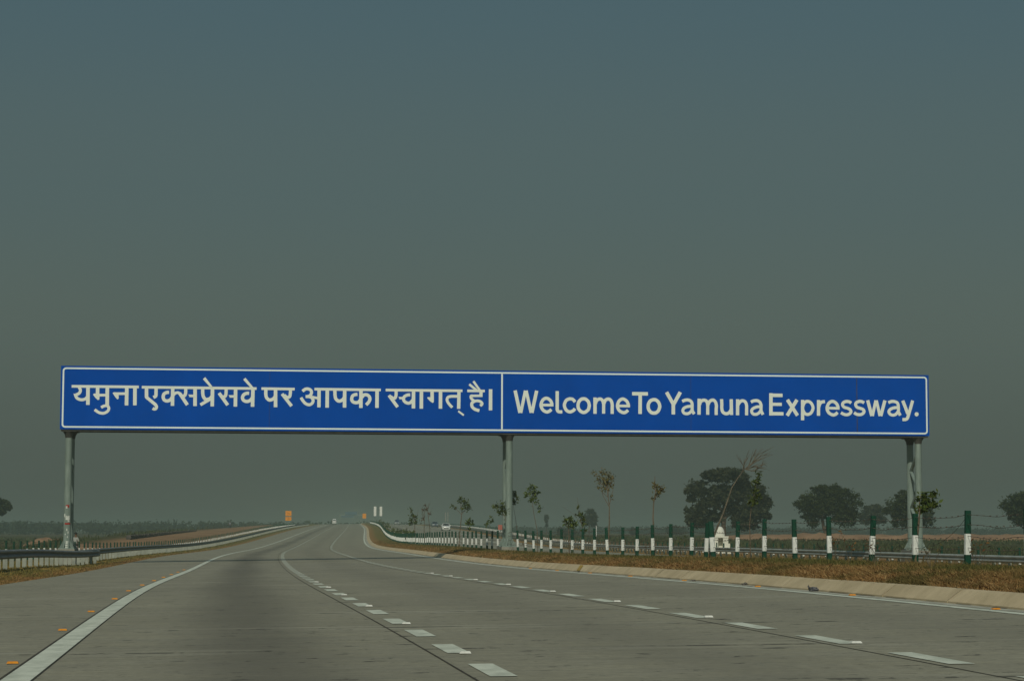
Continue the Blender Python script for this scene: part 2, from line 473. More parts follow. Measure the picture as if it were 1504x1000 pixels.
FX = Spline([0, 20, 45, 75, 110, 160, 240, 400, 700, 1000, 1600],
            [2.1127, -.5079, -3.8484, -7.4702, -11.5021, -16.6588, -23.5293, -34.561, -56.0566, -77.0, -112.0])
FZ = Spline([0, 40, 80, 130, 220, 400, 700, 950, 1150, 1600],
            [0, .0077, -.2400, -.3300, -.5315, .9552, 3.0851, 4.35, 4.55, 4.3])
CAMBER = 0.0164
K_IN, K_OUT = 8.3, 12.5             # kerb lines of the median
SHOULDER, RIGHT_LINE = -7.61, 7.67
OPP_EDGE = 28.6

def smooth(x, a, b):
    t = np.clip((np.asarray(x, float) - a) / (b - a), 0, 1)
    return t * t * (3 - 2 * t)

def px_(Y, t): return FX(Y) + t * np.sqrt(1 + FX(Y, 1) ** 2)
def lat(X, Y): return (X - FX(Y)) / np.sqrt(1 + FX(Y, 1) ** 2)
def head(Y): return math.atan2(-float(FX(Y, 1)), 1.0)     # rotation about Z of the road's direction

def road_z(Y, t):
    t = np.asarray(t, float)
    return FZ(Y) + np.where(t <= 10.4, CAMBER * np.minimum(t, K_IN), CAMBER * K_IN - CAMBER * np.maximum(t - K_OUT, 0))

def median_z(Y, t):
    e = FZ(Y) + CAMBER * K_IN + 0.15
    return e + 0.27 * np.sin(np.pi * np.clip((np.asarray(t, float) - 8.44) / (12.36 - 8.44), 0, 1)) ** 0.85

def field_left(Y): return np.interp(Y, [0, 100, 140, 200, 400, 1200, 4000], [-.8, -.8, -.85, -.9, -.85, -.5, 0.2])
def field_right(Y): return np.interp(Y, [0, 110, 150, 300, 350, 1200, 4000], [-.6, -.5, -.3, .0, .15, .2, .4])

def ground_z(Y, t):
    Y, t = np.broadcast_arrays(np.asarray(Y, float), np.asarray(t, float))
    eL = road_z(Y, SHOULDER)
    a = -t + SHOULDER                                     # metres left of the pavement
    near = 1 - smooth(Y, 78, 108)
    vL = eL - 0.03 + 0.24 * near * smooth(a, 0.2, 2.2) + 0.17 * smooth(a, 2.6, 4.6)
    plat = np.interp(Y, [0, 155, 190, 230, 300, 400, 600, 800, 1200], [-.95, -1.0, -.45, .15, .55, 1.05, 2.25, 3.4, 4.2])
    beyond = vL + (plat - vL) * smooth(a, 5.2, 7.6)
    wide = np.interp(Y, [0, 150, 240, 400, 700], [3, 4, 10.5, 16, 14])
    left = beyond + (field_left(Y) - beyond) * smooth(a, 5.6 + wide, 5.6 + wide + 6)
    eR = road_z(Y, OPP_EDGE)
    b = t - OPP_EDGE
    vR = eR - 0.03 + 0.1 * smooth(b, 2, 4)
    right = vR + (field_right(Y) - vR) * smooth(b, 5, 12)
    mid = road_z(Y, np.clip(t, SHOULDER, OPP_EDGE)) - 0.10
    z = np.where(t < SHOULDER - 0.01, left, np.where(t > OPP_EDGE + 0.01, right, mid))
    return z

# ------------------------------------------------------------------ sheets built on the alignment
YS_GROUND = np.concatenate([np.arange(-60, 20, 8), np.arange(20, 130, 2.0), np.arange(130, 320, 5.0), np.arange(320, 760, 16.0), np.arange(760, 1700, 60.0), [1800, 2200, 2800, 3400, 4000]])
def sheet(name, Ys, ts, zf, mat, cover=None, uv=False, parent=None, rough=0.0):
    Yg, Tg = np.meshgrid(Ys, ts, indexing='ij')
    Z = zf(Yg, Tg)
    if rough: Z = Z + rough * (rng.random(Z.shape) - 0.5)
    X = px_(Yg, Tg)
    V = np.stack([X, Yg, Z], -1).reshape(-1, 3)
    nt_, ny = len(ts), len(Ys)
    idx = np.arange(ny * nt_).reshape(ny, nt_)
    F = np.stack([idx[:-1, :-1], idx[:-1, 1:], idx[1:, 1:], idx[1:, :-1]], -1).reshape(-1, 4)
    me = bpy.data.meshes.new(name)
    me.from_pydata(V.tolist(), [], F.tolist())
    me.materials.append(mat)
    me.polygons.foreach_set("use_smooth", [True] * len(F))
    if cover is not None:
        c = cover(Yg, Tg).reshape(-1, 4)
        at = me.color_attributes.new("cover", 'FLOAT_COLOR', 'POINT')
        at.data.foreach_set("color", np.ascontiguousarray(c, dtype=np.float32).ravel())
    if uv:
        u = me.uv_layers.new(name="UVMap")
        uvv = np.stack([Tg, Yg], -1).reshape(-1, 2)
        u.data.foreach_set("uv", np.ascontiguousarray(uvv[F.ravel()], dtype=np.float32).ravel())
    me.update()
    return link(bpy.data.objects.new(name, me), parent)

def cover_ground(Y, T):
    c = np.zeros(Y.shape + (4,)); c[..., 3] = 1
    a = -T + SHOULDER
    b = T - OPP_EDGE
    c[..., 0] = np.where(T < 0, 1 - smooth(a, 0.3, 1.3), 1 - smooth(b, 0.5, 2.5) * 0.6)
    c[..., 1] = np.where(T < 0, smooth(a, 4.4, 6.0), smooth(b, 3.2, 5.0) * 0.75)
    wide = np.interp(Y, [0, 150, 240, 400, 700], [.5, 1, 4.5, 9, 12])
    c[..., 2] = np.where(T < 0, smooth(a, 6.5 + wide, 9.5 + wide), smooth(b, 6.5, 10))
    return c
tl = [-2200, -1300, -700, -380, -240, -160, -110, -80, -62, -50, -42, -36, -32, -29, -26.5, -24.5, -22.5, -21, -19.5, -18, -16.8, -15.6, -14.6, -13.8, -13.1, -12.4, -11.7, -11, -10.4, -9.8, -9.3, -8.9, -8.5, -8.15, -7.85, -7.65, -7.6]
tr = [0, 8, 20, 28.55, 28.65, 29.2, 29.8, 30.5, 31.2, 32, 32.8, 33.6, 34.6, 36, 38, 40.5, 44, 50, 60, 75, 100, 140, 200, 300, 500, 900, 1400, 2200]
tag(sheet("ground", YS_GROUND, np.array(tl + tr), ground_z, M['ground'], cover_ground, rough=0.03), kind='structure')

YR = np.concatenate([np.arange(-40, 60, 4.0), np.arange(60, 260, 5.0), np.arange(260, 1500, 20.0)])
road = sheet("road", YR, np.linspace(SHOULDER, K_IN, 12), road_z, M['road'], uv=True)
road_o = sheet("road", YR, np.linspace(K_OUT, OPP_EDGE, 12), road_z, M['road_opp'], uv=True)
tag(road, kind='structure'); tag(road_o, kind='structure')

def cover_median(Y, T):
    c = np.zeros(Y.shape + (4,)); c[..., 3] = 1
    c[..., 0] = 1 - smooth(T, 8.8, 9.5) * 0.92
    return c
tag(sheet("median_strip", YS_GROUND[YS_GROUND < 1500], np.array([8.36, 8.44, 8.7, 9.1, 9.5, 9.9, 10.3, 10.7, 11.2, 11.7, 12.1, 12.36, 12.44]), median_z, M['ground'], cover_median, rough=0.05), kind='structure')

# painted strips: list of (Y0, Y1, t, width)
def strips(name, segs, mat, lift, parent, zf=road_z):
    mb = MB()
    for Y0, Y1, t, w in segs:
        n = max(1, int((Y1 - Y0) / (4.0 if Y0 < 260 else 20.0)))
        ys = np.linspace(Y0, Y1, n + 1)
        vs = []
        for y in ys:
            for tt in (t - w / 2, t + w / 2):
                vs.append((float(px_(y, tt)), float(y), float(zf(y, tt)) + lift + max(0.0, (y - 150) * 4e-5)))
        mb.add(vs, [(2 * i, 2 * i + 1, 2 * i + 3, 2 * i + 2) for i in range(n)])
    o = mb.build(name, mat, parent, fix=False)
    return o
# long strips follow the pavement mesh: same stations
def along(t, w, Y0=-40, Y1=1480):
    ys = [y for y in YR if Y0 <= y <= Y1]
    return [(a, b_, t, w) for a, b_ in zip(ys[:-1], ys[1:])]
strips("edge_line", along(-3.72, 0.24), M['marking'], 0.006, road)
strips("edge_line", along(RIGHT_LINE, 0.20), M['marking'], 0.006, road)
strips("lane_line", [(17.05 + 3.17 * k, 18.62 + 3.17 * k, 0.06, 0.21) for k in range(-6, 300)], M['marking'], 0.006, road)
strips("lane_line", [(17.76 + 3.12 * k, 19.40 + 3.12 * k, 3.82, 0.21) for k in range(-6, 300)], M['marking'], 0.006, road)
strips("slab_joint", along(-3.862, 0.022) + along(-0.19, 0.020) + along(3.61, 0.018) + along(-3.588, 0.010), M['joint'], 0.004, road)
strips("edge_line", along(13.15, 0.2) + along(24.9, 0.22), M['marking'], 0.006, road_o)
strips("lane_line", [(20 + 3.15 * k, 21.5 + 3.15 * k, t, 0.21) for k in range(0, 280) for t in (17.0, 20.8)], M['marking'], 0.006, road_o)
strips("gutter_strip", along(8.02, 0.38), M['gutter'], 0.004, road)
dirt, y = [], 20.0
while y < 140:
    ln = random.uniform(.2, 1.6)
    dirt.append((y, y + ln, 8.07 + random.uniform(-.02, .008), random.uniform(.012, .05)))
    if random.random() < .3: dirt.append((y, y + random.uniform(.1, .5), random.uniform(7.84, 8.05), random.uniform(.02, .05)))
    y += ln + random.expovariate(1.6)
strips("gutter_dirt", dirt, M['dirt'], 0.008, road)

# kerbs: precast blocks 1.5 m long with open joints
def kerb(t0, side, Y0, Y1):
    mb = MB()
    prof = [(-0.22, -0.05), (-0.22, 0.03), (-0.02, 0.185), (0.02, 0.20), (0.16, 0.20), (0.16, -0.05)]
    y = Y0
    k = 0
    while y < Y1:
        ln = 2.98 if y < 160 else 19.98
        gap = 0.004
        jz, jt = random.uniform(-.003, .003), random.uniform(-.004, .004)
        vs = []
        for yy in (y + gap / 2, y + ln):
            for dt, dz in prof:
                tt = t0 + side * dt + jt
                vs.append((float(px_(yy, tt)), yy, float(road_z(yy, t0 + side * -0.3)) + dz + (jz if dz > 0.1 else 0)))
        n = len(prof)
        mb.add(vs, [tuple(range(n)), tuple(reversed(range(n, 2 * n)))] + [(i, (i + 1) % n, n + (i + 1) % n, n + i) for i in range(n)])
        y += ln + 0.02
        k += 1
    kb_ = mb.build("kerb", M['kerb'])
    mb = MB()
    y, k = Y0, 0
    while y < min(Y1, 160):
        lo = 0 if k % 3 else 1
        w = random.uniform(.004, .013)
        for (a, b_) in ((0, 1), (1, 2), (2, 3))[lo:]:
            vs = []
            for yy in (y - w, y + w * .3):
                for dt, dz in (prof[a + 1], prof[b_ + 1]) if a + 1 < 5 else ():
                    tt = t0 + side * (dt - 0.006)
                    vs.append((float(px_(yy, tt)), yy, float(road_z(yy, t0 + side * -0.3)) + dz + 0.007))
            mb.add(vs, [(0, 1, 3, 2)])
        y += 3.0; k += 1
    mb.build("kerb_gap_shadow", M['joint'], kb_)  # dark strips painted over the block ends as shadow in the gaps
    return kb_
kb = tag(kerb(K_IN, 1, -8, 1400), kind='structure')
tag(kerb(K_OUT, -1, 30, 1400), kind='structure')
mb = MB()
vs = []
for yy, o_ in ((63.6, 0), (64.6, 0), (65.2, 0), (64.2, 0)):
    pass
for (yy, dt, dz) in ((63.7, -0.225, 0.034), (64.3, -0.225, 0.034), (64.9, -0.028, 0.187), (64.3, -0.028, 0.187)):
    vs.append((float(px_(yy, K_IN + dt - 0.006)), yy, float(road_z(yy, K_IN - 0.3)) + dz + 0.006))
mb.add(vs, [(0, 1, 2, 3)])
mb.build("paint_mark", M['yellow_paint'], kb)

# lettering strokes in centimetres on the panel: kind and width (mm), then u,v points
HINDI = "l131:51,203 364,203|c147:85,200 92,185 87,171 71,162|c147:69,167 74,151 87,142 103,140 118,146 128,160|p0:60,169 80,164 77,151 64,156|l178:127,202 128,116|l173:172,202 172,160|l131:161,162 219,163|p0:151,165 156,170 182,169 181,142 174,139 162,150|l178:217,203 218,111|c142:190,104 202,111 216,113 225,105 224,92 214,82 198,77 179,81 160,94|l131:251,170 308,171|p0:242,173 248,177 270,176 271,148 265,143 255,154|l178:308,204 308,115|l178:346,204 347,116|l131:378,202 918,201|l173:400,201 401,154|l157:398,157 446,118|c152:438,124 448,113 446,102 438,99 431,103|p0:393,154 410,154 413,149 401,144|c163:445,201 445,176 444,161 433,154|c163:506,179 495,178 482,170 479,155 485,142 499,138 513,144 522,158|l173:523,202 523,115|c136:524,162 534,174 546,178 556,174 565,162|l168:555,176 593,120|c157:584,203 584,177 579,164 568,161 560,166|l126:601,163 629,163|p0:596,169 605,169 605,157|l178:628,203 629,115|l163:664,204 664,175|c163:664,180 667,162 676,149 687,147 701,153 711,168|l178:710,204 710,114|l152:654,121 701,149|p0:664,243 675,253 713,204 700,204|l168:741,178 783,121|c157:774,202 774,176 770,163 758,160 748,167|l126:791,162 819,163|p0:786,169 793,168 794,156|l178:819,202 819,114|c163:883,178 872,178 858,171 852,157 858,144 874,139 889,145 900,159|l178:901,203 900,114|p0:854,243 865,252 905,204 890,204|l131:941,201 1099,200|l168:962,201 962,173|c163:962,178 965,160 975,149 984,147 998,153 1009,168|l178:1008,202 1009,113|c157:1079,202 1078,176 1074,163 1062,161 1049,171|l163:1039,177 1085,119|l131:1193,201 1510,200|c152:1136,190 1147,199 1160,202 1174,197 1179,185 1174,172 1162,166 1151,165|c152:1154,165 1171,164 1183,157 1187,144 1181,132 1168,126 1151,132 1138,146 1129,160|l126:1176,164 1215,157|l173:1215,202 1215,114|l178:1254,203 1254,113|l168:1290,201 1291,171|c163:1291,176 1294,158 1304,147 1313,145 1327,151 1338,166|l178:1337,201 1337,114|c163:1398,178 1389,177 1376,171 1371,156 1376,143 1391,138 1405,142 1416,158|l178:1415,202 1415,113|c163:1419,163 1429,175 1443,176 1454,169 1458,155 1452,141 1440,128|l178:1492,201 1492,114|l131:1533,200 1903,200|c157:1583,201 1583,176 1578,162 1568,161 1557,169|l163:1549,175 1591,119|l121:1599,162 1623,162|p0:1594,168 1603,167 1603,155|c157:1651,178 1638,177 1624,170 1619,158 1625,145 1641,138 1655,143 1666,158|l178:1667,202 1667,113|l178:1705,202 1705,112|l173:1756,203 1757,157|p0:1732,164 1736,168 1765,167 1765,144 1759,140 1747,148|l178:1797,203 1797,113|c142:1882,173 1864,173 1845,172 1832,167 1829,154 1836,139 1854,119|l173:1886,204 1885,113|l94:1883,102 1910,82|l131:1926,200 2011,200|l168:1993,204 1992,171|l126:2000,177 1949,176|c142:1952,176 1944,174 1947,162 1960,151|c142:1954,148 1965,151 1981,152 1994,146 1998,137 1989,128|c157:1961,150 1949,141 1950,124 1963,112 1985,105|p0:1932,227 1939,236 1980,204 1962,203|p0:1951,243 1960,250 1993,204 1980,204|l178:2039,209 2039,107"
ENGLISH = "l173:2158,204 2182,96|l157:2186,96 2208,204|l157:2212,204 2236,97|l173:2240,97 2263,204|c163:2337,131 2336,145 2327,160 2310,168 2293,159 2284,135 2292,113 2310,102 2323,105 2335,114|l136:2286,135 2345,135|l168:2363,203 2363,111|c163:2363,119 2365,108 2373,103 2388,103|c163:2450,151 2440,163 2424,166 2407,158 2398,135 2407,112 2424,103 2441,109 2450,119|c168:2520,135 2518,124 2515,115 2508,108 2501,103 2492,101 2484,103 2476,108 2470,115 2466,124 2465,134 2466,144 2470,154 2476,161 2484,166 2492,167 2501,166 2508,161 2515,154 2518,145 2520,135|l173:2548,174 2548,95|c163:2550,144 2557,160 2572,167 2584,160 2590,142 2590,121 2590,96|c163:2592,145 2599,161 2614,167 2626,160 2632,142 2632,121 2632,95|c163:2712,131 2710,145 2702,159 2685,168 2667,159 2658,135 2666,113 2685,102 2698,104 2710,114|l136:2661,134 2720,134|l178:2730,194 2808,194|l184:2770,195 2769,96|c173:2866,134 2864,124 2860,114 2854,107 2846,102 2837,101 2828,102 2820,107 2814,114 2810,123 2809,133 2810,143 2814,152 2820,160 2828,164 2837,166 2846,165 2854,160 2860,153 2864,144 2866,134|l184:2900,203 2934,143|l184:2968,204 2934,143|l184:2933,148 2933,95|c157:2977,159 2991,165 3007,166 3021,159 3026,146 3026,127 3027,114 3036,98|c152:3026,136 3004,134 2987,127 2980,115 2985,103 3000,99 3015,105 3026,118|l173:3061,173 3060,95|c163:3063,144 3070,160 3085,166 3098,160 3103,142 3103,120 3103,95|c163:3105,144 3113,160 3128,167 3140,160 3146,142 3145,121 3145,94|c163:3172,172 3173,147 3173,126 3178,109 3193,101 3209,106 3220,123|l173:3220,172 3221,95|l173:3252,172 3251,94|c163:3253,143 3263,159 3276,165 3290,159 3296,142 3296,117 3296,94|c157:3318,159 3332,165 3349,166 3362,159 3368,146 3368,128 3369,115 3378,98|c152:3367,137 3346,135 3328,127 3321,116 3326,103 3341,99 3356,105 3367,118|l184:3418,203 3417,94|l178:3409,193 3476,193|l163:3410,149 3472,149|l173:3410,103 3480,103|l184:3500,172 3550,95|l184:3548,172 3498,94|l173:3576,172 3575,72|c157:3578,143 3586,159 3602,165 3619,156 3628,133 3618,109 3601,101 3586,106 3578,122|l173:3656,172 3655,95|c163:3657,138 3664,156 3675,163 3688,164|c163:3753,129 3752,143 3743,158 3726,166 3708,157 3698,133 3706,111 3725,100 3739,102 3751,112|l136:3701,133 3761,132|c157:3820,159 3809,165 3794,166 3780,160 3776,149 3784,138 3801,133 3814,126 3818,115 3808,104 3793,101 3778,105 3768,111|c157:3885,160 3874,166 3860,167 3846,161 3842,150 3850,138 3866,133 3880,127 3884,116 3874,105 3859,102 3844,105 3834,112|l173:3903,173 3923,96|l152:3926,96 3944,173|l152:3947,173 3964,96|l173:3968,96 3990,173|c157:4007,162 4022,168 4038,168 4052,162 4057,149 4058,130 4058,117 4067,100|c152:4057,139 4035,137 4017,130 4009,118 4015,106 4030,101 4046,107 4057,121|l173:4080,173 4105,108|c163:4130,174 4120,140 4108,102 4101,85 4091,80 4077,80|p0:4160,107 4159,103 4157,100 4153,97 4149,96 4145,97 4142,99 4140,103 4139,106 4140,110 4142,114 4146,116 4150,117 4154,116 4157,114 4159,111"

# ------------------------------------------------------------------ the welcome sign gantry
def build_gantry():
    ox, oy = -21.294, 102.651
    ang = math.atan2(0.11287, 1.0)
    g = empty("sign_gantry", (ox, oy, 0), ang, "long blue overhead sign on three pairs of grey columns, with white Hindi and English lettering", "road sign")
    Lp, z0, z1 = 42.128, 5.905, 8.905
    H_ = z1 - z0
    TH = 0.10
    # panel
    mb = MB()
    mb.box((Lp / 2, 0.0, (z0 + z1) / 2), (Lp, TH, H_))
    panel = mb.build("sign_panel", M['blue'], g)
    yf = -TH / 2
    # white border ring with rounded corners
    def rr(ins, r, n=6):
        P = []
        for cx, cz, a0 in ((Lp - ins - r, z0 + ins + r, -90), (Lp - ins - r, z1 - ins - r, 0), (ins + r, z1 - ins - r, 90), (ins + r, z0 + ins + r, 180)):
            for k in range(n + 1):
                a = R_(a0 + 90 * k / n)
                P.append((cx + r * math.cos(a), cz + r * math.sin(a)))
        return P
    A, B = rr(0.08, 0.16), rr(0.155, 0.09)
    mb = MB()
    n = len(A)
    mb.add([(p[0], yf - 0.004, p[1]) for p in A] + [(p[0], yf - 0.004, p[1]) for p in B], [(i, (i + 1) % n, n + (i + 1) % n, n + i) for i in range(n)])
    mb.add([(20.905, yf - 0.006, z0 + 0.165), (20.985, yf - 0.006, z0 + 0.165), (20.985, yf - 0.006, z1 - 0.165), (20.905, yf - 0.006, z1 - 0.165)], [(0, 1, 2, 3)])
    mb.build("border", M['border_white'], panel, fix=False)
    for u, w in ((38.49, 0.035), (9.8, 0.012), (30.2, 0.012)):
        mb = MB()
        mb.box((u, yf - 0.001, (z0 + z1) / 2), (w, 0.003, H_ - 0.36))
        mb.build("panel_seam", M['joint'], panel)
    # lettering: every stroke is a flat ribbon of sheeting, each a hair in front of the one before
    def spl(P, n=7):
        if len(P) < 3: return P
        Q = [P[0]] + list(P) + [P[-1]]
        if P[0] == P[-1]: Q = [P[-2]] + list(P) + [P[1]]
        out = []
        for i in range(1, len(Q) - 2):
            p0, p1, p2, p3 = (Vector((*q, 0)) for q in Q[i - 1:i + 3])
            for k in range(n):
                t = k / n
                v = 0.5 * (2 * p1 + (p2 - p0) * t + (2 * p0 - 5 * p1 + 4 * p2 - p3) * t * t + (-p0 + 3 * p1 - 3 * p2 + p3) * t ** 3)
                out.append((v.x, v.y))
        return out + [tuple(Q[-2])]
    def lettering(data):
        mb = MB()
        for si, item in enumerate(data.split('|')):
            hd, pts = item.split(':')
            kind, w = hd[0], int(hd[1:]) / 1000.0 * 0.95
            P = [tuple(int(a) / 100.0 for a in q.split(',')) for q in pts.split(' ')]
            y = yf - 0.004 - 0.0007 * (si % 9)
            if kind == 'p':
                mb.add([(p[0], y, z0 + p[1]) for p in P], [tuple(range(len(P)))])
                continue
            if kind == 'c': P = spl(P)
            n = len(P)
            closed = math.dist(P[0], P[-1]) < 0.012
            vs = []
            for i in range(n):
                a = P[i - 1] if i else (P[-2] if closed else P[0])
                b = P[i + 1] if i < n - 1 else (P[1] if closed else P[-1])
                d = Vector((b[0] - a[0], b[1] - a[1])); d.normalize()
                for s in (0.5, -0.5):
                    vs.append((P[i][0] - d.y * w * s, y, z0 + P[i][1] + d.x * w * s))
            mb.add(vs, [(2 * i, 2 * i + 1, 2 * i + 3, 2 * i + 2) for i in range(n - 1)])
        return mb
    lettering(HINDI).build("hindi_lettering", M['letter'], panel, fix=False)
    lettering(ENGLISH).build("english_lettering", M['letter'], panel, fix=False)
    # box beam behind the panel
    SEP = 1.40
    yF, yB = 0.20, 0.20 + SEP
    mb = MB()
    for y in (yF, yB):
        for z in (z0 + 0.03, z1 - 0.25):
            mb.tube([(0.15, y, z), (Lp - 0.15, y, z)], 0.10, 10)
    N = 24
    for i in range(N + 1):
        u = 0.4 + (Lp - 0.8) * i / N
        mb.tube([(u, yF, z1 - 0.25), (u, yB, z1 - 0.25)], 0.045, 6)
        mb.tube([(u, yF, z0 + 0.03), (u, yB, z0 + 0.03)], 0.045, 6)
        mb.tube([(u, yF, z0 + 0.03), (u, yF, z1 - 0.25)], 0.045, 6)
        mb.tube([(u, yB, z0 + 0.03), (u, yB, z1 - 0.25)], 0.045, 6)
        if i < N:
            u2 = 0.4 + (Lp - 0.8) * (i + 1) / N
            mb.tube([(u, yB, z0 + 0.03), (u2, yB, z1 - 0.25)], 0.04, 6)
            mb.tube([(u, yF, z0 + 0.03), (u2, yB, z0 + 0.03)], 0.04, 6)
    mb.build("box_beam", M['steel_dark'], g, smooth=True)
    # underside tray edge below the panel
    mb = MB()
    mb.box((Lp / 2, 0.06, z0 - 0.045), (Lp - 0.1, 0.12, 0.07))
    mb.build("bottom_rail", M['steel_dark'], g)
    # three pairs of columns
    for ci, (u, zb) in enumerate(((0.41, 0.29), (21.33, 0.43), (41.63, 0.30))):
        zc = z0 - 0.09
        for yy in (yF + 0.02, yB):
            mb = MB()
            mb.tube([(u, yy, zb), (u, yy, zb + 1.8), (u, yy, zc)], [0.178, 0.17, 0.162], 24)
            col = mb.build("column", M['steel'], g, smooth=True)
            mb = MB()
            mb.tube([(u, yy, zc - 0.30), (u, yy, zc - 0.14), (u, yy, zc)], [0.168, 0.20, 0.29], 16)
            mb.box((u, yy, zc + 0.02), (0.7, 0.6, 0.04))
            mb.build("capital", M['steel_dark'], col, smooth=True)
            mb = MB()
            mb.box((u, yy, zb + 0.025), (0.74, 0.74, 0.05))
            for k in range(8):
                a = R_(22.5 + 45 * k)
                ca, sa = math.cos(a), math.sin(a)
                nx, ny = -sa * 0.012, ca * 0.012
                P = [(0.16, zb + 0.05), (0.36, zb + 0.05), (0.17, zb + 0.42)]
                vs = [(u + r * ca + s * nx, yy + r * sa + s * ny, z) for s in (-1, 1) for r, z in P]
                mb.add(vs, [(0, 1, 2), (5, 4, 3), (0, 3, 4, 1), (1, 4, 5, 2), (2, 5, 3, 0)])
            mb.build("base_plate", M['steel'], col)
        mb = MB()
        zs = [zc - 0.75, zc - 1.62, zc - 2.45, zc - 2.6, zc - 3.45, zc - 4.2]
        for a, b_, f in ((zs[0], zs[1], 1), (zs[1], zs[2], 0), (zs[3], zs[4], 1), (zs[4], zs[5], 0)):
            y0, y1 = (yF + 0.1, yB - 0.1) if f else (yB - 0.1, yF + 0.1)
            mb.tube([(u, y0, a), (u, y1, b_)], 0.085, 10)
        mb.build("zigzag_brace", M['steel'], g, smooth=True)
        # concrete pedestal reaching into the ground
        mb = MB()
        gl = {0: -0.95, 1: -0.4, 2: -1.0}[ci]
        mb.box((u, (yF + yB) / 2, (zb + gl) / 2), (0.8, SEP + 0.9, zb - gl))
        mb.build("pedestal", M['concrete'], g)
    # torn paper on the left front column
    rr_ = np.random.default_rng(3)
    def patch(nm, mat, zc, hw, hh, a0, jag=0.35):
        mb = MB()
        u, yy = 0.41, yF + 0.02
        n = 12
        top = [hh * (1 - jag * rr_.random()) for _ in range(n + 1)]
        bot = [-hh * (1 - jag * rr_.random()) for _ in range(n + 1)]
        vs = []
        for k in range(n + 1):
            a = R_(-90 + a0) + hw * (k / n * 2 - 1)
            for dz in (bot[k], top[k]):
                vs.append((u + 0.183 * math.cos(a), yy + 0.183 * math.sin(a), zc + dz))
        mb.add(vs, [(2 * k, 2 * k + 2, 2 * k + 3, 2 * k + 1) for k in range(n)])
        return mb.build(nm, mat, g, fix=False)
    for mat, zc, hw, hh, a0 in (('poster_red', 2.30, .45, .07, 4), ('poster_white', 2.245, .22, .07, -8), ('poster_white', 1.86, .20, .10, -38), ('poster_white', 1.75, .55, .12, 10), ('poster_white', 1.60, .25, .05, 25),
                                ('poster_red', 1.48, .75, .045, 8), ('poster_white', 1.20, .16, .06, 0), ('poster_white', 1.07, .14, .07, 20), ('poster_white', 0.98, .12, .04, -22), ('poster_white', 0.86, .12, .05, 12),
                                ('poster_white', 0.60, .45, .09, 12), ('poster_white', 0.47, .75, .04, 8), ('poster_white', 0.37, .40, .05, -4)):
        patch("torn_poster", M[mat], zc, hw, hh, a0)
    return g
gantry = build_gantry()

# ------------------------------------------------------------------ post and wire fences
def post_mesh():
    mb = MB()
    w = 0.05
    rings = [(-0.45, 1.0, 0), (0.10, 1.0, 0), (0.46, 0.97, 1), (0.86, 0.93, 0)]
    vs = []
    for z, k, _ in rings:
        h_ = w * k
        c = 0.013
        for x, y in ((-h_ + c, -h_), (h_ - c, -h_), (h_, -h_ + c), (h_, h_ - c), (h_ - c, h_), (-h_ + c, h_), (-h_, h_ - c), (-h_, -h_ + c)):
            vs.append((x, y, z))
    fs, ms = [], []
    for r in range(3):
        for k in range(8):
            fs.append((r * 8 + k, r * 8 + (k + 1) % 8, r * 8 + 8 + (k + 1) % 8, r * 8 + 8 + k)); ms.append((0, 1, 0)[r])
    fs.append(tuple(range(24, 32))); ms.append(0)
    mb.v, mb.f, mb.m = vs, fs, ms
    return mb
POST = post_mesh()
proto_post = POST.build("post", [M['green_paint'], M['white_paint']])
post_me = proto_post.data
bpy.data.objects.remove(proto_post)

def fence(label, t, zf, Y0, dY, n, skip=(), wires=True, jit=0.02, sink=0.0, wire_n=None):
    f = empty("wire_fence", (float(px_(Y0, t)), Y0, float(zf(Y0, t))), 0, label, "fence")
    base = Vector(f.location)
    rest = MB()
    tops = []
    cnt = 0
    rn = random.Random(int(t * 100) + n)
    for k in range(n):
        Y = Y0 + dY * k + rn.uniform(-.12, .12)
        tt = t + rn.uniform(-jit, jit)
        p = Vector((float(px_(Y, tt)), Y, float(zf(Y, tt)) - sink + rn.uniform(-.025, .025)))
        tops.append(p)
        if k in skip: continue
        rz = head(Y) + rn.uniform(-.08, .08)
        if cnt < 100:
            o = link(bpy.data.objects.new("post", post_me), f)
            o.location = p - base
            o.rotation_euler = (rn.gauss(0, .018), rn.gauss(0, .018), rz)
            cnt += 1
        else:
            c, s = math.cos(rz), math.sin(rz)
            vs = [(p.x - base.x + x * c - y * s, p.y - base.y + x * s + y * c, p.z - base.z + z) for x, y, z in POST.v]
            off = len(rest.v)
            rest.v += vs; rest.f += [tuple(i + off for i in q) for q in POST.f]; rest.m += POST.m
    if rest.v:
        o = rest.build("distant_posts", [M['green_paint'], M['white_paint']], f)
        o['kind'] = 'stuff'
    if wires:
        for h_ in (0.22, 0.42, 0.62, 0.79):
            mb = MB()
            for a, b_ in zip(tops[:wire_n or 40], tops[1:]):
                pts = []
                for s in (0, .25, .5, .75, 1):
                    q = a.lerp(b_, s) - base
                    sag = 0.05 * (1 - (2 * s - 1) ** 2) * rn.uniform(.3, 1.6)
                    pts.append((q.x, q.y - 0.065, q.z + h_ - sag))
                mb.tube(pts, 0.0042, 4, cap=False)
                for s in (.06, .17, .28, .39, .5, .61, .72, .83, .94):
                    q = a.lerp(b_, s) - base
                    mb.box((q.x, q.y - 0.065, q.z + h_ - 0.03 * (1 - (2 * s - 1) ** 2)), (0.03, 0.01, 0.014))
            mb.build("barbed_wire", M['wire'], f, fix=False)
    return f, tops, base

fence_m, tops_m, base_m = fence("barbed wire fence of green and white concrete posts standing in the grass median", 10.72, lambda Y, t: median_z(Y, t) + 0.10, 34.95, 2.87, 230, skip=(24, 25))
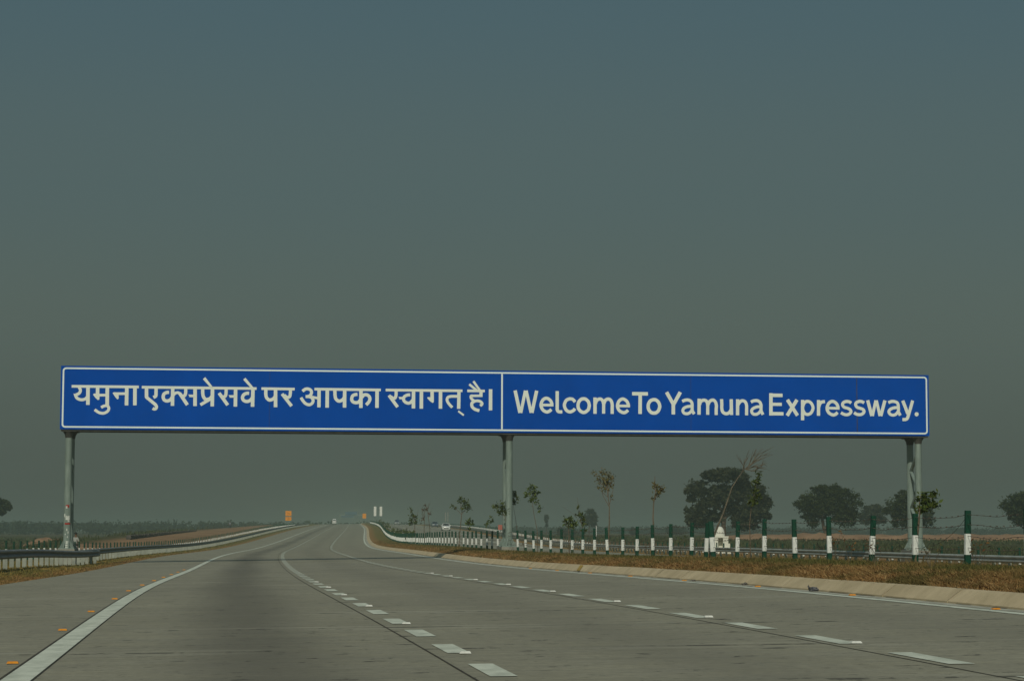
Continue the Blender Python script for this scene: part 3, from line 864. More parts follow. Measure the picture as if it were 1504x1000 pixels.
# one post beside the leaning sapling is doubled and leans
o = link(bpy.data.objects.new("post", post_me), fence_m)
k = 8
o.location = tops_m[k] - base_m + Vector((-0.17, 0.25, 0.0))
o.rotation_euler = (0.03, 0.05, 0.2)
o = [c for c in fence_m.children if c.name.startswith("post")][k]
o.scale = (1.35, 1.35, 1.05)
o.rotation_euler = (0.0, -0.07, 0.0)
# two loose wires sagging to the ground near the right end
mb = MB()
for (k, s0, zA, zB) in ((1, 1.0, 0.77, 0.25),):
    a, b_ = tops_m[k] - base_m, tops_m[k + 1] - base_m
    pts = []
    for i in range(7):
        s = i / 6
        q = a.lerp(b_, s * 0.7)
        pts.append((q.x, q.y - .07, q.z + zA + (zB - zA) * s - 0.1 * math.sin(math.pi * s)))
    mb.tube(pts, 0.0045, 4, cap=False)
mb.build("loose_wire", M['wire'], fence_m, fix=False)
fence("fence of green topped concrete posts behind the left guard rail", -12.75, lambda Y, t: ground_z(Y, t) - 0.24 * smooth(Y, 112, 160) + .05, 92.4, 2.9, 205, sink=-0.02, wire_n=30)
fence("fence of green topped concrete posts behind the guard rail of the opposite carriageway", 33.2, ground_z, 82.0, 2.9, 205, sink=0.02, wire_n=20)

# ------------------------------------------------------------------ guard rails
WPROF = [(0, .156), (.03, .150), (.08, .112), (.085, .09), (.08, .062), (.02, .022), (0, 0), (.02, -.022), (.08, -.062), (.085, -.09), (.08, -.112), (.03, -.150), (0, -.156)]
def guard_rail(label, stations, zf, face, post_step=2.0, rail_h=0.50, beam='rail'):
    """stations: (Y, t) points; face +1 when the corrugation faces +t"""
    Ys = np.array([s[0] for s in stations]); ts = np.array([s[1] for s in stations])
    g = empty("guard_rail", (float(px_(Ys[0], ts[0])), float(Ys[0]), float(zf(Ys[0], ts[0]))), 0, label, "guard rail")
    b0 = Vector(g.location)
    fine = np.concatenate([np.arange(Ys[0], min(Ys[-1], 300), 4.0), np.arange(300, Ys[-1], 16.0) if Ys[-1] > 300 else [], [Ys[-1]]])
    def pt(Y, off, dz):
        t = float(np.interp(Y, Ys, ts))
        return Vector((float(px_(Y, t + off * face)), float(Y), float(zf(Y, t)) + dz)) - b0
    vs, fs = [], []
    n = len(WPROF)
    for Y in fine:
        for d, z in WPROF: vs.append(pt(Y, d, rail_h + z))
        for d, z in reversed(WPROF): vs.append(pt(Y, d - 0.006, rail_h + z * 0.985))
    m_ = 2 * n
    for i in range(len(fine) - 1):
        for k in range(m_):
            fs.append((i * m_ + k, i * m_ + (k + 1) % m_, (i + 1) * m_ + (k + 1) % m_, (i + 1) * m_ + k))
    fs.append(tuple(range(m_))); fs.append(tuple(reversed(range(len(vs) - m_, len(vs)))))
    mb = MB(); mb.add(vs, fs)
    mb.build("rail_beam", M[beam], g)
    def post_mb(Y):
        mb = MB()
        p = pt(Y, -0.09, 0)
        h_ = rail_h + 0.10
        rz = head(Y)
        mb.box((p.x, p.y, p.z + h_ / 2 - 0.2), (0.15, 0.012, h_ + 0.4), rz=rz)
        mb.box((p.x - face * 0.07, p.y + 0.05, p.z + h_ / 2 - 0.2), (0.012, 0.1, h_ + 0.4), rz=rz)
        mb.box((p.x + face * 0.068, p.y + 0.04, p.z + rail_h), (0.05, 0.08, 0.2), rz=rz)
        return mb
    Y = Ys[0] + 0.6
    cnt, rest = 0, MB()
    while Y < Ys[-1] - 0.2:
        if cnt < 100:
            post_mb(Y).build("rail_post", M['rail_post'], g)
        else:
            q = post_mb(Y)
            rest.add(q.v, q.f)
        cnt += 1
        Y += post_step
    if rest.v:
        o = rest.build("distant_rail_posts", M['rail_post'], g)
        o['kind'] = 'stuff'
    return g
guard_rail("steel guard rail on the left verge that ends in front of the gantry's left column", [(38, -9.3), (75, -9.45), (98, -9.35), (109.5, -9.15)], ground_z, 1)
guard_rail("long steel guard rail starting behind the gantry's left column and following the road away", [(108.0, -10.1), (130, -9.9), (400, -9.9), (760, -9.9)], ground_z, 1)
guard_rail("steel guard rail on the far side of the opposite carriageway", [(70, 30.3), (400, 30.3), (760, 30.3)], ground_z, -1, beam='rail_sunlit')

# ------------------------------------------------------------------ road studs
def stud_mesh(name, mat):
    mb = MB()
    a, b_, h_ = 0.054, 0.045, 0.019
    mb.add([(-a, -b_, 0), (a, -b_, 0), (a, b_, 0), (-a, b_, 0), (-a * .8, -b_ * .55, h_), (a * .8, -b_ * .55, h_), (a * .8, b_ * .55, h_), (-a * .8, b_ * .55, h_)],
           [(3, 2, 1, 0), (4, 5, 6, 7), (0, 1, 5, 4), (1, 2, 6, 5), (2, 3, 7, 6), (3, 0, 4, 7)])
    o = mb.build(name, mat)
    return o
def studs(name, mat, place, Ys, t, group, cat="road stud"):
    first = stud_mesh(name, mat)
    for i, Y in enumerate(Ys):
        o = first if i == 0 else link(first.copy())
        tt = t + random.uniform(-.02, .02)
        o.location = (float(px_(Y, tt)), Y, float(road_z(Y, tt)) + 0.007)
        o.rotation_euler = (0, 0, head(Y) + random.uniform(-.05, .05))
        o.scale = (1, 1, random.uniform(.85, 1.1))
        w = "nearest" if i == 0 else ORD[i]
        tag(o, place.replace('#', w), cat, group)
studs("orange_road_stud", M['orange'], "# orange stud along the solid white line of the left shoulder", [19.56, 26.0, 32.1, 38.55, 44.75, 50.95, 57.3, 63.6, 69.9, 76.2, 82.5], -3.95, "orange studs along the left edge line")
studs("orange_road_stud", M['orange'], "# orange stud between the right edge line and the kerb", [28.42, 34.9, 41.05, 47.5, 54.0, 60.4, 66.8, 73.2], 7.86, "orange studs along the kerb")
studs("white_road_stud", M['stud_white'], "# white stud on the dashes of the left lane line", [20.15, 26.5, 32.85, 39.2, 45.5, 51.9], 0.11, "white studs on the left lane line")
studs("white_road_stud", M['stud_white'], "# white stud on the dashes of the right lane line", [20.95, 27.2, 33.4, 39.65, 45.9, 52.1, 58.4, 64.6], 3.88, "white studs on the right lane line")

# crumpled litter in the gutter
bm = bmesh.new()
bmesh.ops.create_icosphere(bm, subdivisions=3, radius=0.072)
for v in bm.verts:
    v.co.x *= 1.25; v.co.y *= 0.8; v.co.z *= 0.5
    v.co += Vector((random.uniform(-.02, .02), random.uniform(-.02, .02), random.uniform(-.016, .016)))
    if v.co.x < -0.07: v.co.z += 0.05
me = bpy.data.meshes.new("litter"); bm.to_mesh(me); bm.free(); me.materials.append(M['wrapper'])
o = link(bpy.data.objects.new("crumpled_wrapper", me))
o.location = (float(px_(37.6, 7.98)), 37.6, float(road_z(37.6, 7.98)) + 0.035)
tag(o, "crumpled dark wrapper lying in the gutter by the kerb", "litter")
def chip(Y, t, s, label):
    bm = bmesh.new(); bmesh.ops.create_icosphere(bm, subdivisions=2, radius=s)
    for v in bm.verts:
        v.co.z *= .55; v.co += Vector([random.uniform(-.25, .25) * s for _ in range(3)])
    me = bpy.data.meshes.new("stone"); bm.to_mesh(me); bm.free(); me.materials.append(M['dark_stone'])
    o = link(bpy.data.objects.new("stone", me)); o.location = (float(px_(Y, t)), Y, float(road_z(Y, t)) + s * .3)
    tag(o, label, "stone", "stones in the gutter")
chip(47.0, 7.95, .05, "small dark stone in the gutter between two orange studs, farther one")
chip(42.6, 8.0, .06, "small dark stone at the foot of the kerb near an orange stud, nearer one")

# ------------------------------------------------------------------ trees: trunk, limbs and a crown of leaf sprays
def leaf_cloud(blobs, n, size, seed, up=0.3, shell=0.55, aspect=0.5):
    """quads spread through ellipsoids (x, y, z, rx, ry, rz)"""
    r = np.random.default_rng(seed)
    vol = np.array([b[3] * b[5] for b in blobs]) ** 0.9
    pick = r.choice(len(blobs), n, p=vol / vol.sum())
    B = np.array(blobs)[pick]
    d = r.normal(size=(n, 3)); d /= np.linalg.norm(d, axis=1)[:, None]
    rad = shell + (1 - shell) * r.random(n) ** 0.6
    rad *= 1 + 0.16 * r.normal(size=n)
    # clumps: pull leaves towards sub-clump centres so gaps open up
    P = B[:, :3] + d * rad[:, None] * B[:, 3:]
    nc = max(8, n // 42)
    ci = r.choice(n, nc, replace=False)
    C = P[ci]
    out = P.copy()
    for i0 in range(0, n, 2000):
        D = ((P[i0:i0 + 2000, None, :] - C[None]) ** 2).sum(-1)
        j = D.argmin(1)
        out[i0:i0 + 2000] += (C[j] - P[i0:i0 + 2000]) * (0.42 * r.random((len(j), 1)))
    P = out
    a = r.normal(size=(n, 3)); a[:, 2] = a[:, 2] * 0.6 + up * 0.2
    a /= np.linalg.norm(a, axis=1)[:, None]
    b = np.cross(a, r.normal(size=(n, 3))); b /= np.linalg.norm(b, axis=1)[:, None]
    s = size * (0.55 + 0.9 * r.random(n))[:, None]
    V = np.stack([P - a * s, P + b * s * aspect, P + a * s, P - b * s * aspect], 1).reshape(-1, 3)
    return V

def tree(name, X, Y, zg, blobs, trunks, n, size, leaf, label, seed, cat="tree", depth=0.9, bark='bark', group=None, shell=0.5, aspect=0.5):
    """blobs: (x, z, rx, rz) seen from the road, world metres; trunks: lists of (x, z, radius)"""
    t = empty(name, (X, Y, zg), 0, label, cat, group)
    r = np.random.default_rng(seed)
    B = []
    for (x, z, rx, rz) in blobs:
        ry = max(rx, rz) * depth
        B.append((x - X, r.uniform(-.35, .35) * ry, z - zg, rx, ry, rz))
    # small satellite clumps roughen the outline
    for (x, y, z, rx, ry, rz) in list(B):
        for _ in range(7):
            a = r.uniform(0, 2 * math.pi); e = r.uniform(-.6, 1.2)
            B.append((x + math.cos(a) * rx * .95 * math.cos(e), y + math.sin(a) * ry * .9, z + math.sin(e) * rz * .95, rx * .28, ry * .28, rz * .3))
    V = leaf_cloud(B, n, size, seed, shell=shell, aspect=aspect)
    fast_mesh("crown", V, 4, n, M[leaf], t)
    mb = MB()
    for tr in trunks:
        pts = [(x - X, 0.15 * math.sin(i * 2.1 + seed), z - zg) for i, (x, z, w) in enumerate(tr)]
        mb.tube(pts, [w for _, _, w in tr], 9)
    mb.build("trunk", M[bark], t, smooth=True)
    return t

GB = 0.35
tree("broad_tree", 32.0, 330, GB, [(32.17, 9.72, 3.2, 1.24), (27.95, 7.66, 1.86, 1.34), (28.05, 3.55, 2.06, 1.75), (29.7, 5.61, 1.75, 1.24), (31.97, 6.64, 2.48, 1.65), (34.86, 7.26, 2.06, 1.86), (37.02, 6.76, 1.86, 1.44), (36.82, 4.19, 2.27, 1.75), (34.34, 3.88, 1.65, 1.44), (30.73, 9.51, 1.24, 0.93), (34.34, 9.73, 1.44, 0.82), (35.37, 2.14, 2.06, 0.72), (27.23, 6.11, 0.82, 0.52), (38.6, 5.4, .9, .8), (30.6, 3.6, 1.2, 1.0), (33.2, 4.9, 1.5, 1.2), (34.6, 2.9, 1.6, 1.0), (28.6, 2.6, 1.6, .9)],
     [[(32.0, 0.1, .42), (32.0, 2.2, .36), (32.2, 4.0, .3), (32.0, 7.0, .16)], [(32.05, 2.4, .26), (30.6, 4.2, .18), (28.5, 5.0, .1)], [(32.1, 3.2, .22), (34.0, 4.8, .17), (36.5, 5.8, .09)], [(32.1, 3.8, .2), (30.5, 6.5, .14), (28.6, 7.4, .08)], [(32.1, 5, .18), (34, 7.6, .1)]],
     22000, 0.27, 'leaf_big', "largest dark tree, its crown uneven and many lobed, behind the little white shrine", 11, shell=0.12)
tree("umbrella_tree", 47.9, 330, GB, [(45.68, 5.24, 3.09, 1.55), (47.64, 6.37, 3.71, 1.86), (50.33, 5.66, 2.58, 1.75), (44.14, 5.03, 1.44, 0.93), (45.48, 2.98, 1.24, 1.34), (50.22, 2.89, 2.06, 1.13), (48.78, 7.3, 2.68, 0.93), (46.72, 7.7, 1.44, 0.62), (45.8, 4.0, 2.0, 1.2), (49.9, 4.1, 2.4, 1.3), (47.9, 4.7, 2.5, 1.2), (50.9, 3.6, 1.6, 1.2)],
     [[(48.0, 0.1, .3), (47.2, 1.6, .27), (46.9, 3.2, .22), (46.9, 5.4, .14)], [(47.2, 1.6, .2), (48.6, 3.4, .15), (50.0, 5.0, .09)], [(46.9, 3.2, .15), (45.2, 4.6, .1)]],
     17000, 0.21, 'leaf_acacia', "dark dome shaped tree between the largest tree and the gantry's right columns", 12, aspect=0.38, shell=0.15)
tree("umbrella_tree", 60.6, 335, GB, [(61.14, 5.34, 3.77, 1.78), (59.46, 5.02, 2.62, 1.47), (62.6, 5.76, 1.88, 1.47), (59.99, 2.74, 1.68, 1.05), (63.65, 3.16, 1.36, 1.15), (61.03, 6.8, 2.09, 0.84), (60.6, 3.9, 2.2, 1.2), (62.6, 4.0, 1.9, 1.2)],
     [[(61.0, 0.1, .28), (60.8, 2.4, .24), (60.3, 4.6, .15)], [(60.9, 2.0, .18), (62.6, 4.6, .1)]],
     12500, 0.21, 'leaf_acacia', "dark rounded tree partly hidden behind the gantry's right columns", 13, aspect=0.38, shell=0.15)
tree("umbrella_tree", 78.0, 330, GB, [(78.17, 5.43, 3.71, 1.75), (76.11, 5.01, 2.06, 1.34), (77.14, 2.96, 1.86, 0.93), (79.2, 3.28, 1.86, 1.03), (78.17, 6.86, 2.27, 0.82), (76.6, 3.9, 1.6, 1.1), (78.6, 4.1, 2.2, 1.2)],
     [[(78.4, 0.1, .28), (78.0, 2.4, .24), (77.6, 4.6, .15)], [(78.1, 2.0, .18), (79.6, 4.6, .1)], [(78.1, 1.4, .1), (76.2, 2.6, .06)]],
     12500, 0.21, 'leaf_acacia', "dark rounded tree cut off by the picture's right edge", 14, aspect=0.38, shell=0.15)
tree("hazy_tree", 82.6, 500, GB, [(82.5, 5.52, 2.97, 1.56), (81.25, 4.12, 1.88, 1.25), (84.06, 4.28, 1.56, 1.41), (83.12, 6.6, 1.56, 0.94)],
     [[(82.6, 0, .25), (82.7, 2.4, .2), (82.4, 5, .12)], [(82.6, 2, .16), (84, 4.2, .09)]], 4000, 0.3, 'leaf_big', "pale hazy tree in the gap between two darker dome shaped trees", 15)
tree("hazy_tree", 23.0, 650, -.1, [(23.16, 5.8, 1.83, 1.62), (22.34, 4.18, 1.62, 1.22), (24.17, 4.79, 1.42, 1.42), (23.56, 7.21, 1.02, 0.81), (24.4, 3.4, 1, .9)],
     [[(23.0, -.1, .22), (23.1, 2.4, .18), (23.0, 5, .1)]], 2600, 0.34, 'leaf_big', "small hazy tree beside a thin white pole, far beyond the opposite carriageway", 16)
tree("hazy_tree", 12.75, 800, -.1, [(12.75, 6.33, 0.75, 1.25), (12.75, 5.34, 0.62, 1.0), (12.9, 3.6, .5, .8)], [[(12.75, -.1, .16), (12.8, 3.4, .12), (12.75, 5.6, .08)]],
     900, 0.3, 'leaf_big', "tiny slim hazy tree far away, right of the gantry's middle column", 17)
tree("spreading_tree", -100.2, 420, -.85, [(-99.49, 5.68, 2.89, 1.57), (-100.54, 6.85, 2.1, 1.05), (-97.39, 6.08, 1.05, 0.92), (-97.91, 4.77, 0.79, 0.66), (-99.75, 4.38, 1.57, 0.66), (-96.73, 5.56, 0.66, 0.66), (-102.5, 6, 1.8, 1.3)],
     [[(-101.6, -.9, .3), (-101.2, 2.2, .25), (-100.2, 5.2, .15)], [(-101.2, 2.2, .16), (-98.6, 5.0, .08)]], 6500, 0.26, 'leaf_acacia', "dark tree cut off by the picture's left edge, out in the fields", 18)
for i, (X, Y, rx, rz, zt, lab) in enumerate(((16.5, 640, 3.6, 1.6, 2.6, "low hazy bush at the foot of the tiny slim tree"),
                                             (41.5, 740, 1.5, 1.2, 2.8, "small hazy bush far out between the tall thin sapling and the tufted one"),
                                             (57.0, 760, 3.4, 1.5, 3.4, "wide hazy bush far out just left of the largest tree"),
                                             (-119.5, 880, 3.2, 1.6, 4.4, "dark bush standing out of the distant tree line on the left"))):
    zg = float(ground_z(Y, lat(X, Y)))
    tree("bush", X, Y, zg, [(X, zt - rz, rx, rz), (X - rx * .5, zt - rz * 1.3, rx * .6, rz * .8), (X + rx * .5, zt - rz * 1.4, rx * .6, rz * .7), (X, (zt - rz + zg) / 2, rx * .8, rz)], [[(X, zg - .1, .1), (X, zt - rz, .06)]], 1500, 0.3, 'leaf_big', lab, 30 + i, cat="bush")

# ------------------------------------------------------------------ saplings planted along the median fence
SAPLINGS = {'leafyR': {'Y': 40.7,
            'trunk': [(0.0, 0.0), (0.05, 0.34), (0.09, 0.7), (0.1, 0.84), (0.11, 1.08), (0.14, 1.21)],
            'twigs': [[(0.1, 0.93), (0.22, 1.03), (0.37, 1.21)], [(0.1, 0.84), (0.24, 0.95), (0.34, 1.0)], [(0.0, 0.0), (-0.03, 0.29), (0.04, 0.42)]],
            'leaves': [(0.18, 1.18, 0.076, 26), (0.37, 1.21, 0.064, 24), (0.27, 1.08, 0.102, 45), (0.36, 1.03, 0.076, 30), (0.11, 0.95, 0.064, 18), (0.19, 0.99, 0.064, 18), (0.08, 1.12, 0.038, 8)],
            'col': 'green',
            'rad': 0.022,
            'X': 7.49,
            'z': 0.64},
 'lean': {'Y': 59.1,
          'trunk': [(0.0, 0.0), (0.06, 0.39), (0.18, 0.7), (0.37, 1.13), (0.48, 1.44), (0.61, 1.83), (0.78, 2.11), (0.96, 2.33)],
          'twigs': [[(0.96, 2.33), (1.15, 2.49), (1.31, 2.73), (1.51, 2.81)], [(1.03, 2.38), (1.26, 2.55), (1.55, 2.68)], [(0.96, 2.33), (1.22, 2.4), (1.48, 2.47), (1.57, 2.42)],
                    [(0.89, 2.25), (0.94, 2.47), (1.0, 2.64)], [(1.07, 2.42), (1.13, 2.6), (1.22, 2.73)], [(1.15, 2.49), (1.4, 2.7), (1.57, 2.73)], [(1.0, 2.33), (1.16, 2.29), (1.31, 2.33)],
                    [(0.96, 2.33), (0.92, 2.44), (0.85, 2.53)], [(1.26, 2.4), (1.39, 2.36), (1.44, 2.47)]],
          'leaves': [(1.31, 2.36, 0.037, 4)],
          'col': 'dry',
          'rad': 0.03,
          'X': 5.35,
          'z': 0.52},
 'thinleaf': {'Y': 54.4,
              'trunk': [(0.0, 0.0), (-0.02, 0.37), (-0.03, 0.8), (0.02, 1.22), (0.12, 1.65), (0.19, 2.04)],
              'twigs': [[(-0.02, 0.46), (0.09, 0.54)], [(0.03, 1.31), (0.15, 1.45)]],
              'leaves': [(0.2, 2.02, 0.068, 12), (0.14, 1.85, 0.068, 14), (0.12, 1.65, 0.085, 16), (0.19, 1.51, 0.085, 20), (0.07, 1.43, 0.102, 22), (0.05, 1.34, 0.068, 12)],
              'col': 'green',
              'rad': 0.012,
              'X': 5.95,
              'z': 0.55},
 'tuft': {'Y': 67.5,
          'trunk': [(0.0, 0.0), (-0.02, 0.59), (-0.04, 1.12), (-0.02, 1.54), (0.04, 1.86), (0.02, 2.13), (0.02, 2.38)],
          'twigs': [[(-0.02, 1.65), (0.15, 1.88), (0.23, 2.05)], [(-0.02, 1.58), (-0.06, 1.71)]],
          'leaves': [(0.06, 2.05, 0.084, 18), (0.15, 1.96, 0.105, 26), (0.23, 2.0, 0.084, 20), (0.08, 1.84, 0.084, 18), (-0.04, 1.69, 0.042, 8), (0.21, 1.9, 0.063, 12), (0.0, 2.15, 0.042, 7)],
          'col': 'olive',
          'rad': 0.022,
          'X': 4.41,
          'z': 0.49},
 'tall': {'Y': 76.2,
          'trunk': [(0.0, 0.0), (0.02, 0.52), (0.05, 1.12), (0.05, 1.6), (0.0, 2.0), (-0.05, 2.31)],
          'twigs': [[(0.05, 1.6), (-0.17, 2.0), (-0.26, 2.48), (-0.33, 2.76)], [(0.05, 1.67), (0.17, 2.14), (0.24, 2.52)], [(0.02, 1.83), (0.0, 2.38), (0.0, 2.86)], [(-0.05, 2.31), (-0.17, 2.55), (-0.19, 2.83)],
                    [(-0.02, 2.19), (-0.31, 2.48), (-0.48, 2.83)], [(0.0, 2.07), (0.1, 2.43), (0.12, 2.79)], [(-0.02, 2.24), (-0.1, 2.67)], [(0.0, 1.95), (-0.21, 2.14), (-0.36, 2.24)], [(0.05, 1.71), (0.12, 1.88)],
                    [(0.0, 2.14), (0.19, 2.55), (0.21, 2.62)]],
          'leaves': [(-0.17, 2.81, 0.095, 16), (-0.48, 2.81, 0.095, 12), (-0.21, 2.6, 0.167, 38), (0.0, 2.67, 0.167, 38), (0.14, 2.6, 0.119, 22), (-0.05, 2.38, 0.143, 32), (-0.31, 2.48, 0.143, 20),
                     (-0.1, 2.19, 0.095, 14), (0.1, 2.33, 0.095, 14), (-0.33, 2.26, 0.071, 7), (0.12, 2.0, 0.06, 5), (0.14, 1.88, 0.036, 3), (0.0, 2.5, 0.143, 26), (-0.48, 2.71, 0.071, 6), (0.19, 2.38, 0.048, 5)],
          'col': 'olive',
          'rad': 0.024,
          'X': 3.36,
          'z': 0.42},
 'wispy': {'Y': 82.7,
           'trunk': [(0.0, 0.0), (0.03, 0.54), (-0.08, 1.06), (-0.16, 1.5), (-0.21, 1.94)],
           'twigs': [[(-0.03, 0.93), (-0.36, 1.32), (-0.78, 1.6)], [(-0.08, 1.06), (0.05, 1.19)], [(-0.05, 1.19), (-0.28, 1.27)]],
           'leaves': [(-0.18, 1.6, 0.041, 4), (-0.08, 1.32, 0.09, 16), (0.0, 1.14, 0.103, 18), (0.03, 0.93, 0.078, 12), (-0.28, 1.27, 0.039, 3), (0.05, 0.67, 0.078, 8)],
           'col': 'olive',
           'rad': 0.012,
           'X': 2.7,
           'z': 0.51},
 'low': {'Y': 85.7,
         'trunk': [(0.0, 0.0), (0.0, 0.48), (-0.03, 0.88), (0.0, 1.07)],
         'twigs': [[(-0.03, 0.88), (-0.19, 1.12), (-0.21, 1.18)], [(-0.03, 0.94), (0.16, 1.07), (0.27, 1.04)], [(0.0, 1.07), (0.05, 1.23)]],
         'leaves': [(-0.16, 1.15, 0.107, 22), (0.03, 1.23, 0.107, 24), (0.19, 1.07, 0.134, 30), (0.0, 1.04, 0.134, 28), (0.11, 0.96, 0.08, 14)],
         'col': 'green',
         'rad': 0.02,
         'X': 2.26,
         'z': 0.43},
 'droopy': {'Y': 95.8,
            'trunk': [(0.0, 0.0), (-0.03, 0.69), (-0.18, 1.44), (-0.27, 2.04), (-0.24, 2.48)],
            'twigs': [[(-0.27, 2.04), (-0.42, 2.28), (-0.57, 2.25)], [(-0.24, 1.95), (0.03, 1.83), (0.09, 1.53)], [(-0.24, 2.19), (-0.06, 2.37)], [(-0.21, 1.74), (-0.36, 1.83)]],
            'leaves': [(-0.24, 2.6, 0.12, 24), (-0.36, 2.37, 0.18, 38), (-0.12, 2.37, 0.15, 30), (-0.18, 2.13, 0.15, 26), (-0.33, 2.01, 0.09, 12), (-0.09, 1.98, 0.12, 16), (0.09, 1.71, 0.09, 12), (-0.54, 2.25, 0.09, 10),
                       (0.06, 1.53, 0.06, 6)],
            'col': 'green',
            'rad': 0.014,
            'X': 1.16,
            'z': 0.49},
 'post': {'Y': 105.2,
          'trunk': [(0.0, 0.0), (-0.08, 0.46), (-0.15, 0.95), (-0.25, 1.45), (-0.38, 1.71)],
          'twigs': [[(-0.25, 1.45), (-0.48, 1.84), (-0.67, 1.97)], [(-0.31, 1.61), (-0.15, 1.78), (-0.05, 1.55)]],
          'leaves': [(-0.41, 1.94, 0.197, 44), (-0.67, 1.94, 0.132, 18), (-0.25, 1.81, 0.164, 30), (-0.44, 1.68, 0.132, 18), (-0.15, 1.58, 0.099, 12), (-0.81, 1.94, 0.066, 6)],
          'col': 'dark',
          'rad': 0.022,
          'X': -0.06,
          'z': 0.39},
 'postb': {'Y': 106.5,
           'trunk': [(0.0, 0.0), (-0.03, 0.6), (-0.13, 1.43), (-0.23, 1.93), (-0.27, 2.43)],
           'twigs': [[(-0.23, 2.1), (-0.4, 2.33)], [(-0.23, 2.16), (0.0, 2.4)]],
           'leaves': [(-0.27, 2.6, 0.166, 34), (-0.33, 2.26, 0.2, 40), (-0.17, 2.16, 0.133, 22), (-0.43, 2.16, 0.133, 18), (-0.03, 2.33, 0.1, 10), (-0.13, 2.46, 0.1, 12)],
           'col': 'dark',
           'rad': 0.012,
           'X': 0.32,
           'z': 0.42},
 'thin717': {'Y': 116.3,
             'trunk': [(0.0, 0.0), (0.04, 0.65), (0.11, 1.2), (0.18, 1.49)],
             'twigs': [[(0.11, 1.13), (-0.04, 1.34)], [(0.15, 1.34), (0.29, 1.45)]],
             'leaves': [(0.22, 1.56, 0.091, 9), (0.0, 1.27, 0.091, 9), (0.15, 1.34, 0.091, 8), (0.29, 1.42, 0.055, 4), (-0.04, 1.13, 0.073, 5)],
             'col': 'dark',
             'rad': 0.012,
             'X': -1.27,
             'z': 0.34},
 'mid677': {'Y': 132.0,
            'trunk': [(0.0, 0.0), (0.04, 0.74), (0.12, 1.57), (0.17, 2.19), (0.12, 2.6)],
            'twigs': [[(0.12, 1.98), (-0.21, 2.31), (-0.41, 2.43)], [(0.17, 1.98), (0.41, 2.27), (0.62, 2.43)], [(0.12, 2.27), (0.04, 2.68)]],
            'leaves': [(0.08, 2.81, 0.165, 26), (0.37, 2.72, 0.165, 22), (0.58, 2.39, 0.165, 26), (0.25, 2.39, 0.165, 20), (-0.21, 2.31, 0.083, 8), (-0.37, 2.43, 0.103, 9), (0.41, 2.56, 0.124, 12)],
            'col': 'dark',
            'rad': 0.03,
            'X': -3.17,
            'z': 0.23},
 'mid690': {'Y': 129.3,
            'trunk': [(0.0, 0.0), (0.04, 0.73), (0.08, 1.33), (0.12, 1.62)],
            'twigs': [[(0.08, 1.25), (-0.08, 1.45)]],
            'leaves': [(0.12, 1.54, 0.121, 12), (0.2, 1.37, 0.101, 9), (-0.04, 1.41, 0.101, 8), (0.04, 1.13, 0.101, 7)],
            'col': 'dark',
            'rad': 0.014,
            'X': -2.58,
            'z': 0.25},
 'far612': {'Y': 190.5,
            'trunk': [(0.0, 0.0), (0.0, 1.01), (0.0, 1.61), (-0.06, 2.2)],
            'twigs': [[(0.0, 1.61), (-0.3, 2.38), (-0.42, 2.62)], [(0.0, 1.43), (0.24, 2.2), (0.3, 2.68)], [(-0.06, 1.31), (-0.42, 1.43)]],
            'leaves': [(-0.3, 2.56, 0.149, 9), (-0.18, 2.08, 0.179, 14), (0.06, 1.91, 0.179, 16), (-0.36, 1.67, 0.179, 14), (0.06, 1.55, 0.149, 10), (-0.24, 1.43, 0.149, 10), (-0.48, 1.31, 0.119, 8)],
            'col': 'dark',
            'rad': 0.03,
            'X': -8.43,
            'z': 0.46},
 'bare625': {'Y': 173.8,
             'trunk': [(0.0, 0.0), (0.0, 0.92), (0.0, 1.74), (0.05, 2.55), (0.05, 2.88)],
             'twigs': [[(0.0, 1.74), (-0.22, 2.44)], [(0.05, 2.17), (0.22, 2.61)], [(0.0, 1.47), (-0.16, 1.9)]],
             'leaves': [(-0.11, 2.39, 0.136, 6), (0.05, 2.66, 0.109, 5), (-0.11, 1.63, 0.136, 10), (0.16, 2.28, 0.109, 4)],
             'col': 'dry',
             'rad': 0.03,
             'X': -6.94,
             'z': 0.53},
 'bare633': {'Y': 165.0,
             'trunk': [(0.0, 0.0), (-0.05, 0.93), (-0.15, 1.7), (-0.26, 2.32), (-0.36, 2.73)],
             'twigs': [[(-0.15, 1.7), (0.0, 2.11)], [(-0.26, 2.22), (-0.15, 2.58)]],
             'leaves': [(-0.05, 1.96, 0.103, 4), (-0.21, 2.32, 0.103, 4)],
             'col': 'dry',
             'rad': 0.028,
             'X': -6.12,
             'z': 0.51}}
